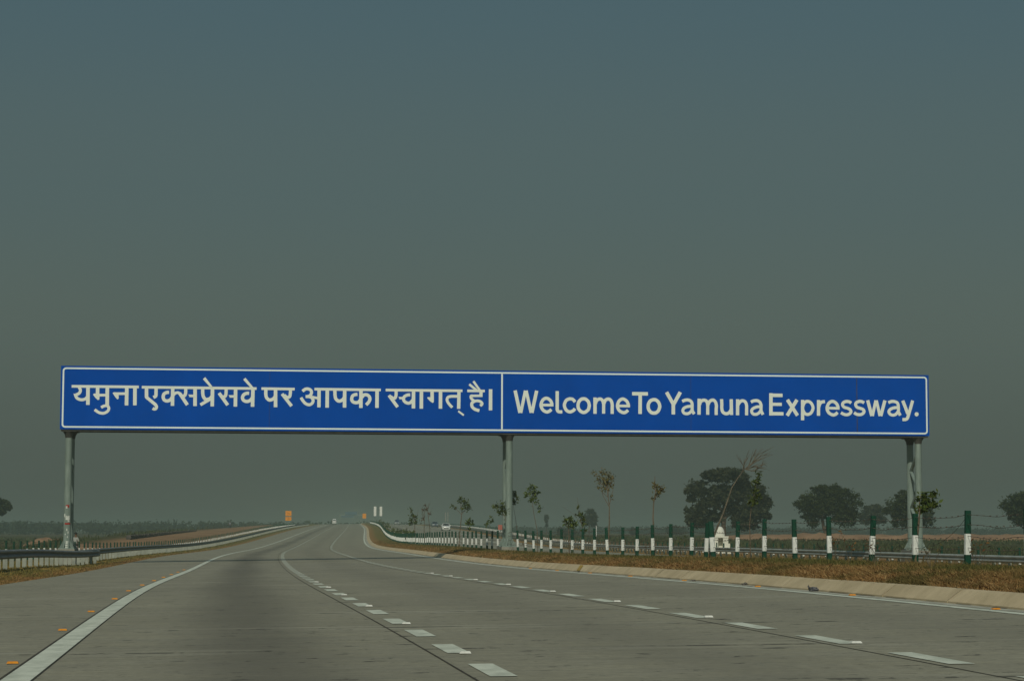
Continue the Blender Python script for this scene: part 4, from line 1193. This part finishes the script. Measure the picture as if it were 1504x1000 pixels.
SAP_INFO = dict(
    leafyR=("leafy sapling of fresh green leaves in front of the gantry's right columns", 'leaf_green', .06),
    lean=("tall bare sapling with wind swept twigs, leaning far to the right", 'leaf_dry', .06),
    thinleaf=("slim sapling with a tall narrow column of leaves in front of the largest tree", 'leaf_dark', .07),
    tuft=("thin upright sapling with one small tuft of olive leaves at the top", 'leaf_olive', .055),
    tall=("tallest thin sapling with a wide fan of sparse olive leaves", 'leaf_olive', .05),
    wispy=("wispy sapling with long bare twigs and few leaves beside the short bushy one", 'leaf_dark', .09),
    low=("short bushy green sapling barely taller than the fence posts", 'leaf_green', .078),
    droopy=("sapling with hanging green sprays just right of the gantry's middle column", 'leaf_green', .078),
    post=("sapling bent to the left in front of the gantry's middle column", 'leaf_dark', .088),
    postb=("upright sapling with leaves over the right side of the middle column", 'leaf_dark', .088),
    thin717=("thin low sapling with few leaves left of the gantry's middle column", 'leaf_dark', .088),
    mid677=("round headed sapling standing behind the fence to the right of the white car", 'leaf_dark', .10),
    mid690=("faint low sapling just right of the round headed sapling", 'leaf_dark', .12),
    far612=("forked leafy sapling left of two bare ones, farther along the median", 'leaf_dark', .15),
    bare625=("nearly bare upright sapling beside a leaning bare one, left of the white car", 'leaf_dry', .12),
    bare633=("nearly bare sapling leaning left, nearest to the white car", 'leaf_dry', .12))
for si, (key, S_) in enumerate(SAPLINGS.items()):
    lab, leaf, ls = SAP_INFO[key]
    zg = float(median_z(S_['Y'], lat(S_['X'], S_['Y'])))
    dz = S_['z'] - zg
    t = empty("sapling", (S_['X'], S_['Y'], zg), 0, lab, "sapling", "saplings planted along the median")
    r = np.random.default_rng(100 + si)
    mb = MB()
    tr = [(x, 0.03 * math.sin(i * 1.7 + si), z + dz) for i, (x, z) in enumerate(S_['trunk'])]
    tr[0] = (tr[0][0], 0.0, -0.15)
    rad = S_['rad'] * 1.25
    mb.tube(tr, [rad * (1 - .75 * i / (len(tr) - 1)) for i in range(len(tr))], 7)
    for tw in S_['twigs']:
        p = [(x, r.uniform(-.1, .1) * (i > 0), z + dz) for i, (x, z) in enumerate(tw)]
        mb.tube(p, [rad * .42 * (1 - .7 * i / (len(p) - 1)) for i in range(len(p))], 5)
        if leaf == 'leaf_dry':
            for _ in range(7):
                i = int(r.integers(0, len(p) - 1)); s = r.random()
                a, b_ = Vector(p[i]), Vector(p[i + 1])
                q = a.lerp(b_, s)
                d = (b_ - a).normalized() * r.uniform(.12, .3) * (S_['Y'] / 60) ** .5
                mb.tube([q, q + d + Vector((r.uniform(-.03, .1), r.uniform(-.08, .08), r.uniform(-.03, .12)))], [rad * .16, rad * .07], 4)
    mb.build("stem", M['bare_bark' if leaf == 'leaf_dry' else 'sap_bark'], t, smooth=True)
    P, N = [], 0
    for (x, z, rr_, n) in S_['leaves']:
        n = int(n * 1.5)
        d = r.normal(size=(n, 3)) * np.array([.62, .62, .62]) * rr_
        P.append(np.array([x, 0, z + dz]) + d); N += n
    P = np.concatenate(P)
    a = r.normal(size=(N, 3)); a[:, 2] -= .5; a /= np.linalg.norm(a, axis=1)[:, None]
    b_ = np.cross(a, r.normal(size=(N, 3))); b_ /= np.linalg.norm(b_, axis=1)[:, None]
    s = ls * (.55 + .7 * r.random((N, 1)))
    V = np.stack([P - a * s, P + b_ * s * .42, P + a * s, P - b_ * s * .42], 1).reshape(-1, 3)
    fast_mesh("leaves", V, 4, N, M[leaf], t)

# small saplings in the distance along the median, a few pixels each
for i, Y in enumerate((204, 223, 240, 258, 290, 330, 378, 432, 500)):
    Y = float(Y)
    tt = 11.3 + .2 * math.sin(i * 2.3)
    t = empty("sapling", (float(px_(Y, tt)), Y, float(median_z(Y, tt))), 0, "%s small distant sapling along the median fence, counting away from the gantry" % ORD[i], "sapling", "small distant saplings along the median")
    r = np.random.default_rng(400 + i)
    h_ = r.uniform(1.0, 1.35)
    mb = MB(); mb.tube([(0, 0, -.1), (r.uniform(-.1, .1), 0, h_ * .6), (r.uniform(-.2, .2), 0, h_)], [.03, .025, .01], 5)
    mb.build("stem", M['sap_bark'], t)
    n = 70
    P = r.normal(size=(n, 3)) * np.array([.2, .2, .17]) * (1 + Y / 900) + np.array([0, 0, h_ * .85])
    a = r.normal(size=(n, 3)); a /= np.linalg.norm(a, axis=1)[:, None]
    b_ = np.cross(a, r.normal(size=(n, 3))); b_ /= np.linalg.norm(b_, axis=1)[:, None]
    V = np.stack([P - a * .15, P + b_ * .07, P + a * .15, P - b_ * .07], 1).reshape(-1, 3)
    fast_mesh("leaves", V, 4, n, M['leaf_dark'], t)

# weeds along the fence
WEEDS = [(43.2, 10.2, .75, 'leaf_rust', "rust coloured weed between the leafy sapling and the rightmost fence post"),
         (36.2, 10.3, .55, 'leaf_rust', "rust coloured weed right of the rightmost fence post"),
         (37.3, 9.9, .5, 'leaf_olive', "low olive weed beside the rightmost fence post's foot"),
         (47.1, 11.0, .8, 'leaf_rust', "reddish weed on the second fence post left of the right columns"),
         (66.5, 10.5, .6, 'leaf_dry', "withered weed at the foot of the thin tufted sapling"),
         (63.2, 10.9, .85, 'leaf_dark', "slender dark weed between the fence posts right of the tufted sapling"),
         (81.0, 10.4, .5, 'leaf_olive', "small olive weed by the fence near the short bushy sapling"),
         (95.0, 10.3, .6, 'leaf_dry', "brown weed under the sapling with hanging sprays"),
         (40.8, 10.0, .55, 'leaf_dry', "withered weed under the leafy green sapling")]
for i, (Y, tt, h_, leaf, lab) in enumerate(WEEDS):
    r = np.random.default_rng(700 + i)
    t = empty("weed", (float(px_(Y, tt)), Y, float(median_z(Y, tt))), 0, lab, "weed", "weeds along the median fence")
    mb = MB(); P = []
    for k in range(4):
        d = Vector((r.uniform(-.6, .6), r.uniform(-.3, .3), 1)) * h_ * .8 * r.uniform(.6, 1.05)
        mid = d * .5 + Vector((r.uniform(-.06, .06), 0, .05))
        mb.tube([(0, 0, -.05), mid, d], [.005, .004, .002], 4)
        for s in np.linspace(.6, 1, 4): P.append(mid.lerp(d, (s - .45) / .55) + Vector(r.normal(size=3) * .03))
    mb.build("stem", M['bare_bark'], t)
    P = np.array([tuple(p) for p in P]); n = len(P)
    a = r.normal(size=(n, 3)); a[:, 2] -= .3; a /= np.linalg.norm(a, axis=1)[:, None]
    b_ = np.cross(a, r.normal(size=(n, 3))); b_ /= np.linalg.norm(b_, axis=1)[:, None]
    V = np.stack([P - a * .042, P + b_ * .017, P + a * .042, P - b_ * .017], 1).reshape(-1, 3)
    fast_mesh("leaves", V, 4, n, M[leaf], t)

# ------------------------------------------------------------------ grass, crops, far tree line
def blades(name, mat, Y, t, zf, h, w, seed, lean=0.45):
    r = np.random.default_rng(seed)
    n = len(Y)
    X = px_(Y, t)
    Z = zf(Y, t) - 0.01
    base = np.stack([X, Y, Z], 1)
    ang = r.uniform(0, 2 * np.pi, n)
    side = np.stack([np.cos(ang), np.sin(ang), np.zeros(n)], 1) * (w * (.6 + .8 * r.random(n)))[:, None] * .5
    hh = h * (.45 + .85 * r.random(n))
    la = r.uniform(0, 2 * np.pi, n); lm = lean * np.abs(r.normal(size=n))
    tip = base + np.stack([np.cos(la) * lm * hh, np.sin(la) * lm * hh, hh], 1)
    V = np.stack([base - side, base + side, tip], 1).reshape(-1, 3)
    o = fast_mesh(name, V, 3, n, mat)
    return tag(o, kind='stuff')
def scatter(n, Y0, Y1, t0, t1, seed, p=2.0, tufts=6, spread=.07):
    r = np.random.default_rng(seed)
    m = n // tufts
    q = r.random(m)
    e = 1 - p
    Yc = (Y0 ** e + q * (Y1 ** e - Y0 ** e)) ** (1 / e)      # denser near the camera
    tc = t0 + (t1 - t0) * r.random(m)
    return np.repeat(Yc, tufts) + r.normal(size=m * tufts) * spread, np.clip(np.repeat(tc, tufts) + r.normal(size=m * tufts) * spread, t0 - .05, t1 + .05)
def medz(Y, t): return median_z(Y, t)
Y, t = scatter(75000, 24, 260, 8.50, 9.5, 1); blades("dry_grass", M['grass_dry'], Y, t, medz, .075, .016 + Y * 1.4e-4, 1, lean=2.2)
Y, t = scatter(90000, 24, 260, 9.1, 12.3, 2); blades("green_grass", M['grass_green'], Y, t, medz, .07, .014 + Y * 1.3e-4, 2, lean=1.4)
Y, t = scatter(5000, 26, 150, 9.0, 11.0, 3, tufts=16, spread=.14); blades("tall_grass", M['grass_green'], Y, t, medz, .13, .012 + Y * 1.2e-4, 3, lean=1.0)
Y, t = scatter(16000, 40, 260, -8.55, -7.64, 4, spread=.05); blades("dry_grass", M['grass_dry'], Y, t, ground_z, .06, .018 + Y * 1.5e-4, 4, lean=1.6)
Y, t = scatter(30000, 45, 300, -11.6, -8.2, 5); blades("green_grass", M['grass_verge'], Y, t, ground_z, .07, .018 + Y * 1.5e-4, 5, lean=1.2)
Y, t = scatter(16000, 70, 300, 28.7, 33.5, 6); blades("dry_grass", M['grass_dry'], Y, t, ground_z, .10, .02 + Y * 1.6e-4, 6, lean=1.)
def crops(seed, X0, X1, Y0, Y1, n, h, keep):
    r = np.random.default_rng(seed)
    q = r.random(n)
    Y = (Y0 ** -1 + q * (Y1 ** -1 - Y0 ** -1)) ** -1
    X = (X0 + (X1 - X0) * r.random(n)) * Y / 300
    t = lat(X, Y)
    k = keep(Y, t) & (np.sin(X * .11 + 1.3 * np.sin(Y * .02)) + np.sin(Y * .047 + X * .03) > -0.55)
    return Y[k], t[k], h
Y, t, h_ = crops(1, -82, -20, 110, 560, 42000, .5, lambda Y, t: (t < -18.5 - np.interp(Y, [0, 150, 240, 400, 700], [.5, 1, 3, 8, 12])))
blades("crop", M['crop'], Y, t, ground_z, h_, .12 + Y * 5e-4, 8, lean=.6)
Y, t, h_ = crops(2, -5, 82, 110, 480, 40000, .45, lambda Y, t: (t > 39.5))
blades("crop", M['crop'], Y, t, ground_z, h_, .12 + Y * 5e-4, 9, lean=.6)

r = np.random.default_rng(55)
BL = []
for row, (Y0, dt) in enumerate(((960, 0.0), (1010, 0.4))):
    for X in np.arange(-370, 380, 2.8):
        far = X > -45
        Y = Y0 + r.uniform(-25, 25) + (240 if far else 0)
        top = (r.uniform(3.6, 4.8) if far else r.uniform(4.9, 5.5)) + dt
        w = r.uniform(4.5, 6.0)
        BL.append(((X * 1.5 if far else X) + r.uniform(-2, 2), Y, top / 2 - .4, w, w, top / 2 + .45))
V = leaf_cloud(BL, 70000, 0.65, 5, shell=.2, aspect=.7)
tag(fast_mesh("treeline", V, 4, 70000, M['treeline']), kind='stuff')

# earth bank beyond the right-hand field, low wall and soil heaps on the left
def ridge(name, pts, w, hf, mat, label=None, cat=None, kind=None, seed=0, n_c=9):
    """pts: (X, Y) polyline; hf(s, c) height over ground"""
    r = np.random.default_rng(seed)
    P = np.array(pts, float)
    seg = np.r_[0, np.cumsum(np.hypot(*np.diff(P, axis=0).T))]
    m = max(12, int(seg[-1] / 1.2))
    s = np.linspace(0, seg[-1], m)
    X = np.interp(s, seg, P[:, 0]); Y = np.interp(s, seg, P[:, 1])
    d = np.gradient(np.stack([X, Y], 1), axis=0); d /= np.linalg.norm(d, axis=1)[:, None]
    vs, fs = [], []
    for i in range(m):
        for k in range(n_c):
            c = k / (n_c - 1) * 2 - 1
            x, y = X[i] - d[i, 1] * c * w / 2, Y[i] + d[i, 0] * c * w / 2
            z = float(ground_z(y, lat(x, y))) - 0.05 + hf(s[i] / seg[-1], c) * (1 + .16 * r.normal()) * (1 if 0 < k < n_c - 1 else 0) - (0.25 if k in (0, n_c - 1) else 0)
            vs.append((x, y, z))
    for i in range(m - 1):
        for k in range(n_c - 1):
            fs.append((i * n_c + k, i * n_c + k + 1, (i + 1) * n_c + k + 1, (i + 1) * n_c + k))
    mb = MB(); mb.add(vs, fs)
    o = mb.build(name, mat, smooth=True, angle=70)
    return tag(o, label, cat, kind=kind)
M['soil'] = simple("dry_soil", (0.20, 0.118, 0.066), (0.33, 0.205, 0.12), 0.35, 0.95, bump=0.8, p=(0.3, 0.7))
ridge("earth_bank", [(24, 318), (36, 306), (52, 301), (75, 300), (100, 303), (140, 310)], 9, lambda s, c: (0.92 * (1 - c * c)) * (1 if s > .12 else s / .12), M['soil'], kind='structure', seed=1)
ridge("soil_heap", [(-37, 172), (-31, 182)], 3.2, lambda s, c: .75 * (1 - c * c) * math.sin(math.pi * s), M['soil'], "low pale soil heap behind the left fence, right of the man in white", "soil heap", seed=2)
ridge("soil_heap", [(-52.5, 232), (-48.5, 236)], 4, lambda s, c: .9 * (1 - c * c) * math.sin(math.pi * s), M['soil'], "low tan soil heap behind the left fence, left of the gantry's left column", "soil heap", seed=3)
# dry stone wall at the edge of the bare soil strip
def wall():
    A, B = Vector((-42.0, 240, 0)), Vector((-59.0, 408, 0))
    root = MB()
    r = random.Random(4)
    n = 150
    for i in range(n):
        p = A.lerp(B, (i + .5) / n)
        zg = float(ground_z(p.y, lat(p.x, p.y)))
        h_ = 0.50 * (1 - .35 * i / n)
        for k in range(3):
            root.box((p.x + r.uniform(-.06, .06), p.y, zg - .05 + h_ * (k + .5) / 3), (.5 + r.uniform(-.1, .1), 1.1 + r.uniform(-.2, .03), h_ / 3 * r.uniform(.95, 1.15)), rz=.1 + r.uniform(-.05, .05))
    o = root.build("stone_wall", M['dark_stone'])
    tag(o, "long low wall of dark stones along the bare soil strip on the left", "stone wall")
wall()

# ------------------------------------------------------------------ little whitewashed shrine
def shrine():
    X, Y = 16.2, 170.0
    zg = float(ground_z(Y, lat(X, Y)))
    s = empty("shrine", (X, Y, zg), 0, "tiny whitewashed domed shrine with an arched opening, beyond the far guard rail", "shrine")
    pl = -0.1 - zg
    mb = MB(); mb.box((0, 0, pl / 2 - .05), (1.7, 1.5, pl + .1)); mb.box((0, -.72, pl * .3), (.8, .35, pl * .6))
    mb.build("plinth", M['shrine'], s)
    mb = MB()
    mb.box((-.36, 0, pl + .42), (.34, .9, .84)); mb.box((.40, 0, pl + .42), (.40, .9, .84)); mb.box((0.02, .38, pl + .42), (.4, .14, .84))
    mb.box((0.02, -.0, pl + .90), (1.2, .98, .12))
    mb.box((-.56, -.02, pl + .2), (.1, .95, .4)); mb.box((.66, -.02, pl + .2), (.14, .95, .4))
    mb.build("walls", M['shrine'], s)
    mb = MB()
    n, rings = 20, 7
    vs = [(0, 0, pl + 1.72)]
    for i in range(1, rings + 1):
        a = math.pi / 2 * i / rings
        for k in range(n):
            b_ = 2 * math.pi * k / n
            vs.append((.44 * math.sin(a) ** .8 * math.cos(b_) - .05, .44 * math.sin(a) ** .8 * math.sin(b_), pl + .96 + .76 * math.cos(a)))
    fs = [(0, 1 + k, 1 + (k + 1) % n) for k in range(n)]
    for i in range(rings - 1):
        fs += [(1 + i * n + k, 1 + (i + 1) * n + k, 1 + (i + 1) * n + (k + 1) % n, 1 + i * n + (k + 1) % n) for k in range(n)]
    mb.add(vs, fs)
    mb.build("dome", M['shrine'], s, smooth=True, angle=60)
shrine()

# ------------------------------------------------------------------ far signs
def board_sign(name, label, X, Y, zg, boards, legs, mat, cat, leg_r=.05):
    """boards: (dx, z0, z1, w)"""
    s = empty(name, (X, Y, zg), head(Y), label, cat)
    for (dx, z0, z1, w) in boards:
        mb = MB(); mb.box((dx, -.09, (z0 + z1) / 2 - zg), (w, .04, z1 - z0)); o = mb.build("board", M[mat], s)
        mb = MB()
        for zz in (z0 + .15 * (z1 - z0), z1 - .15 * (z1 - z0)): mb.box((dx, -.055, zz - zg), (w * .9, .03, .05))
        mb.build("stiffener", M['steel'], o)
    top = max(b_[2] for b_ in boards)
    for lx in legs:
        mb = MB(); mb.tube([(lx, 0, -.2), (lx, 0, top - zg - .05)], leg_r, 8); mb.build("pole", M['steel'], s, smooth=True)
    return s
zg = float(ground_z(480, -9.0))
osg = board_sign("warning_sign", "two stacked orange boards on one pole beside the left guard rail", float(px_(480, -8.9)), 480, zg, [(0, 4.5, 5.6, 1.3), (0, 3.5, 4.28, 1.3)], [0], 'orange_board', "road sign")
mb = MB()
for (x, z, w, h_) in ((-.3, 5.25, .32, .12), (.05, 5.1, .5, .1), (.25, 4.85, .3, .12), (-.2, 4.75, .4, .1), (-.15, 4.1, .6, .1), (.1, 3.85, .6, .1)):
    mb.box((x, -.117, z - zg), (w, .006, h_))
mb.build("board_marks", simple("dark_orange", (.42, .14, .015), (.5, .18, .02), 3, .5), osg)
board_sign("warning_sign", "single small orange board far off at the median's tip", float(px_(700, 8.9)), 700, float(median_z(700, 8.9)), [(0, 5.3, 6.85, 1.15)], [0], 'orange_board', "road sign")
board_sign("marker_boards", "pair of tall narrow white boards standing side by side in the median", float(px_(510, 11.0)), 510, float(median_z(510, 11)), [(-.68, 4.75, 6.95, .58), (.68, 4.75, 6.95, .58)], [-.68, .68], 'white_board', "road sign")
board_sign("marker_boards", "faint pair of thin pale boards standing behind the white car", -19.0, 640, float(ground_z(640, 29.5)), [(-.35, 4.0, 6.8, .2), (.35, 4.0, 6.8, .2)], [-.35, .35], 'grey_board', "road sign")
board_sign("warning_sign", "small faded red board on the far side, left of the gantry's middle column", -1.7, 330, float(ground_z(330, 29)), [(0, 1.45, 2.2, .65)], [0], 'red_board', "road sign", .035)
mb = MB(); X, Y = 15.5, 400; zg = float(ground_z(Y, lat(X, Y)))
mb.tube([(0, 0, -.2), (0.02, 0, 2.1)], [.09, .075], 8); mb.box((0, 0, 2.12), (.2, .2, .06)); mb.box((0, 0, .02), (.3, .3, .12))
o = mb.build("marker_pole", M['white_paint']); o.location = (X, Y, zg); tag(o, "thin white pole beside the small hazy tree beyond the opposite carriageway", "pole")
# distant gantry almost lost in the haze
g = empty("sign_gantry", (float(px_(980, 4.2)), 980, float(road_z(980, 3))), head(980), "faint far sign gantry with two bluish panels, almost lost in the haze", "road sign")
mb = MB()
for x in (-5.6, 4.3): mb.tube([(x, 0, -.3), (x, 0, 4.9)], .18, 8); mb.build("column", M['steel'], g); mb = MB()
mb.box((-.6, 0, 4.0), (10, .4, .25)); mb.build("beam", M['steel'], g)
mb = MB(); mb.box((-.5, -.3, 4.7), (5.4, .12, 1.5)); mb.build("panel", M['sign_grey_back'], g)
mb = MB(); mb.box((-2.0, -.3, 3.3), (5.4, .12, .8)); mb.build("panel", M['sign_grey_back'], g)

# ------------------------------------------------------------------ vehicles
def car(label, X, Y, zg, rz, paint, cat="car", tall=1.0):
    c = empty("car", (X, Y, zg), rz, label, cat)
    # side profile (y along, z); front is -y
    def loft(sections):
        vs, fs = [], []
        n = len(sections[0])
        for s in sections: vs += s
        for i in range(len(sections) - 1):
            for k in range(n): fs.append((i * n + k, i * n + (k + 1) % n, (i + 1) * n + (k + 1) % n, (i + 1) * n + k))
        fs.append(tuple(range(n))); fs.append(tuple(reversed(range(len(vs) - n, len(vs)))))
        return vs, fs
    def ring(y, z0, z1, w, r=.1):
        return [(-w + r, y, z0), (w - r, y, z0), (w, y, z0 + r), (w * .985, y, z1 - r), (w * .93, y, z1), (-w * .93, y, z1), (-w * .985, y, z1 - r), (-w, y, z0 + r)]
    k = tall
    body = [ring(-2.0, .32, .62, .70), ring(-1.92, .22, .76, .80), ring(-1.5, .2, .88 * k, .85), ring(-.8, .2, .98 * k, .86), ring(.6, .2, 1.0 * k, .86), ring(1.6, .2, 1.0 * k, .84), ring(1.95, .25, .92 * k, .78), ring(2.0, .36, .8 * k, .70)]
    mb = MB(); mb.add(*loft(body)); b_ = mb.build("body", M[paint], c, smooth=True, angle=40)
    cab = [[(-.76, -.85, .95 * k), (.76, -.85, .95 * k), (.76, -.85, .98 * k), (-.76, -.85, .98 * k)], [(-.78, -.2, .96 * k), (.78, -.2, .96 * k), (.62, -.2, 1.48 * k), (-.62, -.2, 1.48 * k)],
           [(-.78, 1.1, .96 * k), (.78, 1.1, .96 * k), (.62, 1.1, 1.5 * k), (-.62, 1.1, 1.5 * k)], [(-.74, 1.8, .96 * k), (.74, 1.8, .96 * k), (.6, 1.6, 1.28 * k), (-.6, 1.6, 1.28 * k)]]
    mb = MB(); mb.add(*loft(cab)); mb.build("cabin", M[paint], c, smooth=True, angle=25)
    mb = MB()
    mb.add([(-.66, -.86, 1.02 * k), (.66, -.86, 1.02 * k), (.56, -.26, 1.45 * k), (-.56, -.26, 1.45 * k)], [(0, 1, 2, 3)])
    mb.build("windscreen", M['glass'], c)
    mb = MB()
    for s in (-1, 1):
        mb.add([(s * .785, -.15, 1.02 * k), (s * .785, 1.05, 1.02 * k), (s * .66, 1.0, 1.42 * k), (s * .66, -.1, 1.42 * k)], [(0, 1, 2, 3)])
    mb.build("side_windows", M['glass'], c)
    mb = MB(); mb.add([(-.62, 1.83, 1.0 * k), (.62, 1.83, 1.0 * k), (.54, 1.64, 1.25 * k), (-.54, 1.64, 1.25 * k)], [(3, 2, 1, 0)]); mb.build("rear_window", M['glass'], c)
    mb = MB(); mb.box((0, -2.0, .45), (1.0, .06, .16)); mb.build("grille", M['rubber'], c)
    for s in (-1, 1):
        mb = MB(); mb.box((s * .58, -1.95, .68), (.3, .12, .16)); mb.build("headlight", M['lamp'], c)
        mb = MB(); mb.box((s * .6, 1.96, .78 * k), (.24, .1, .2)); mb.build("tail_light", M['red_board'], c)
        mb = MB(); mb.box((s * .93, -.55, 1.02 * k), (.16, .1, .12)); mb.build("mirror", M[paint], c)
        for y in (-1.3, 1.3):
            mb = MB(); mb.tube([(s * .68, y, .3), (s * .87, y, .3)], .3, 16); w = mb.build("wheel", M['rubber'], c, smooth=True)
            mb = MB(); mb.tube([(s * .86, y, .3), (s * .885, y, .3)], .18, 10); mb.build("rim", M['steel'], w)
    return c
Y = 450; tt = 24.4
car("white car driving towards us on the opposite carriageway", float(px_(Y, tt)), Y, float(road_z(Y, tt)), head(Y), 'car_white')
Y = 590; tt = 27.2
car("dark car on the shoulder behind the white car", float(px_(Y, tt)), Y, float(road_z(Y, tt)), head(Y), 'car_blue')
Y = 760; tt = 20.5
car("grey car far off on the opposite carriageway, between the bare saplings", float(px_(Y, tt)), Y, float(road_z(Y, tt)), head(Y), 'car_grey', tall=1.15)
Y = 880; tt = -2.4
car("pale van far ahead on the left carriageway, almost lost in the haze", float(px_(Y, tt)), Y, float(road_z(Y, tt)), head(Y) + math.pi, 'car_white', "van", tall=1.4)

# ------------------------------------------------------------------ people in the fields
def person(label, X, Y, zg, rz, shirt, bend=0.0):
    p = empty("person", (X, Y, zg), rz, label, "person")
    def skin(name, V, E, Rr, mat, root, parent, sub=1):
        me = bpy.data.meshes.new(name)
        me.from_pydata(V, E, [])
        me.materials.append(mat)
        o = link(bpy.data.objects.new(name, me), parent)
        md = o.modifiers.new("skin", 'SKIN')
        for i, sv in enumerate(me.skin_vertices[0].data):
            sv.radius = (Rr[i], Rr[i] * (.8 if i < 4 else 1)); sv.use_root = (i == root)
        md.use_smooth_shade = True
        s = o.modifiers.new("sub", 'SUBSURF'); s.levels = s.render_levels = sub
        return o
    b = bend
    V = [(0, 0, .92), (0, -b * .25, 1.12), (0, -b * .6, 1.36), (0, -b * .75, 1.48), (0, -b * .85, 1.56), (0, -b * .95, 1.68),
         (-.17, -b * .6, 1.38), (-.27, -b * .5 - .02, 1.12), (-.25, -b * .5 - .14, .90), (-.24, -b * .5 - .19, .80),
         (.17, -b * .6, 1.38), (.26, -b * .5 + .02, 1.12), (.27, -b * .5 - .06, .88), (.27, -b * .5 - .10, .78),
         (-.09, 0, .88), (-.11, -.04, .48), (-.11, .02, .08), (-.11, -.12, .03),
         (.09, 0, .88), (.11, .02, .48), (.12, .1, .08), (.12, -.04, .03)]
    E = [(0, 1), (1, 2), (2, 3), (3, 4), (4, 5), (2, 6), (6, 7), (7, 8), (8, 9), (2, 10), (10, 11), (11, 12), (12, 13), (0, 14), (14, 15), (15, 16), (16, 17), (0, 18), (18, 19), (19, 20), (20, 21)]
    Rr = [.14, .13, .15, .055, .085, .075, .06, .045, .035, .03, .06, .045, .035, .03, .085, .06, .042, .035, .085, .06, .042, .035]
    skin("body", V, E, Rr, M['skin'], 0, p)
    skin("shirt", V[0:3] + [(V[3][0], V[3][1], 1.44), V[6], V[7], V[10], V[11], (0, 0, .84)], [(8, 0), (0, 1), (1, 2), (2, 3), (2, 4), (4, 5), (2, 6), (6, 7)], [.165, .155, .172, .08, .08, .065, .08, .065, .16], M[shirt], 0, p)
    skin("trousers", [(0, 0, .92), V[14], V[15], (V[16][0], V[16][1], .12), V[18], V[19], (V[20][0], V[20][1], .12)], [(0, 1), (1, 2), (2, 3), (0, 4), (4, 5), (5, 6)], [.15, .105, .078, .06, .105, .078, .06], M['trousers'], 0, p)
    bm = bmesh.new(); bmesh.ops.create_uvsphere(bm, u_segments=14, v_segments=8, radius=.103)
    for v in bm.verts:
        v.co.y += .018; v.co.z = v.co.z * 1.05 if v.co.z > -.02 else v.co.z * .55
    me = bpy.data.meshes.new("hair"); bm.to_mesh(me); bm.free(); me.materials.append(M['hair'])
    o = link(bpy.data.objects.new("hair", me), p); o.location = (0, -b * .93 + .012, 1.69)
    mb = MB()
    mb.box((0, -b * .93 - .09, 1.63), (.025, .03, .04))
    mb.build("nose", M['skin'], o if False else p)
    return p
Y = 150; X = -29.9
person("man in a white shirt behind the left fence, near the gantry's left column", X, Y, float(ground_z(Y, lat(X, Y))), 2.6, 'shirt', .06)
Y = 505; X = -65.0
person("man in a blue grey shirt on the bare soil strip far along the left fence", X, Y, float(ground_z(Y, lat(X, Y))), 0.3, 'shirt_blue')

# ------------------------------------------------------------------ hazy air
def haze():
    mb = MB()
    mb.box((0, 2000, 6.2), (5000, 4200, 18.4))
    m = bpy.data.materials.new("haze_air")
    m.use_nodes = True
    nt = m.node_tree
    nt.nodes.clear()
    out = nt.nodes.new("ShaderNodeOutputMaterial")
    pv = nt.nodes.new("ShaderNodeVolumePrincipled")
    pv.inputs["Color"].default_value = HAZE_COLOR
    pv.inputs["Density"].default_value = HAZE_DENSITY
    pv.inputs["Anisotropy"].default_value = HAZE_G
    nt.links.new(pv.outputs[0], out.inputs["Volume"])
    o = mb.build("haze", m)
    o['kind'] = 'stuff'
HAZE_COLOR = (0.62, 0.745, 0.66, 1)
HAZE_DENSITY = 0.0007
HAZE_G = 0.33
haze()
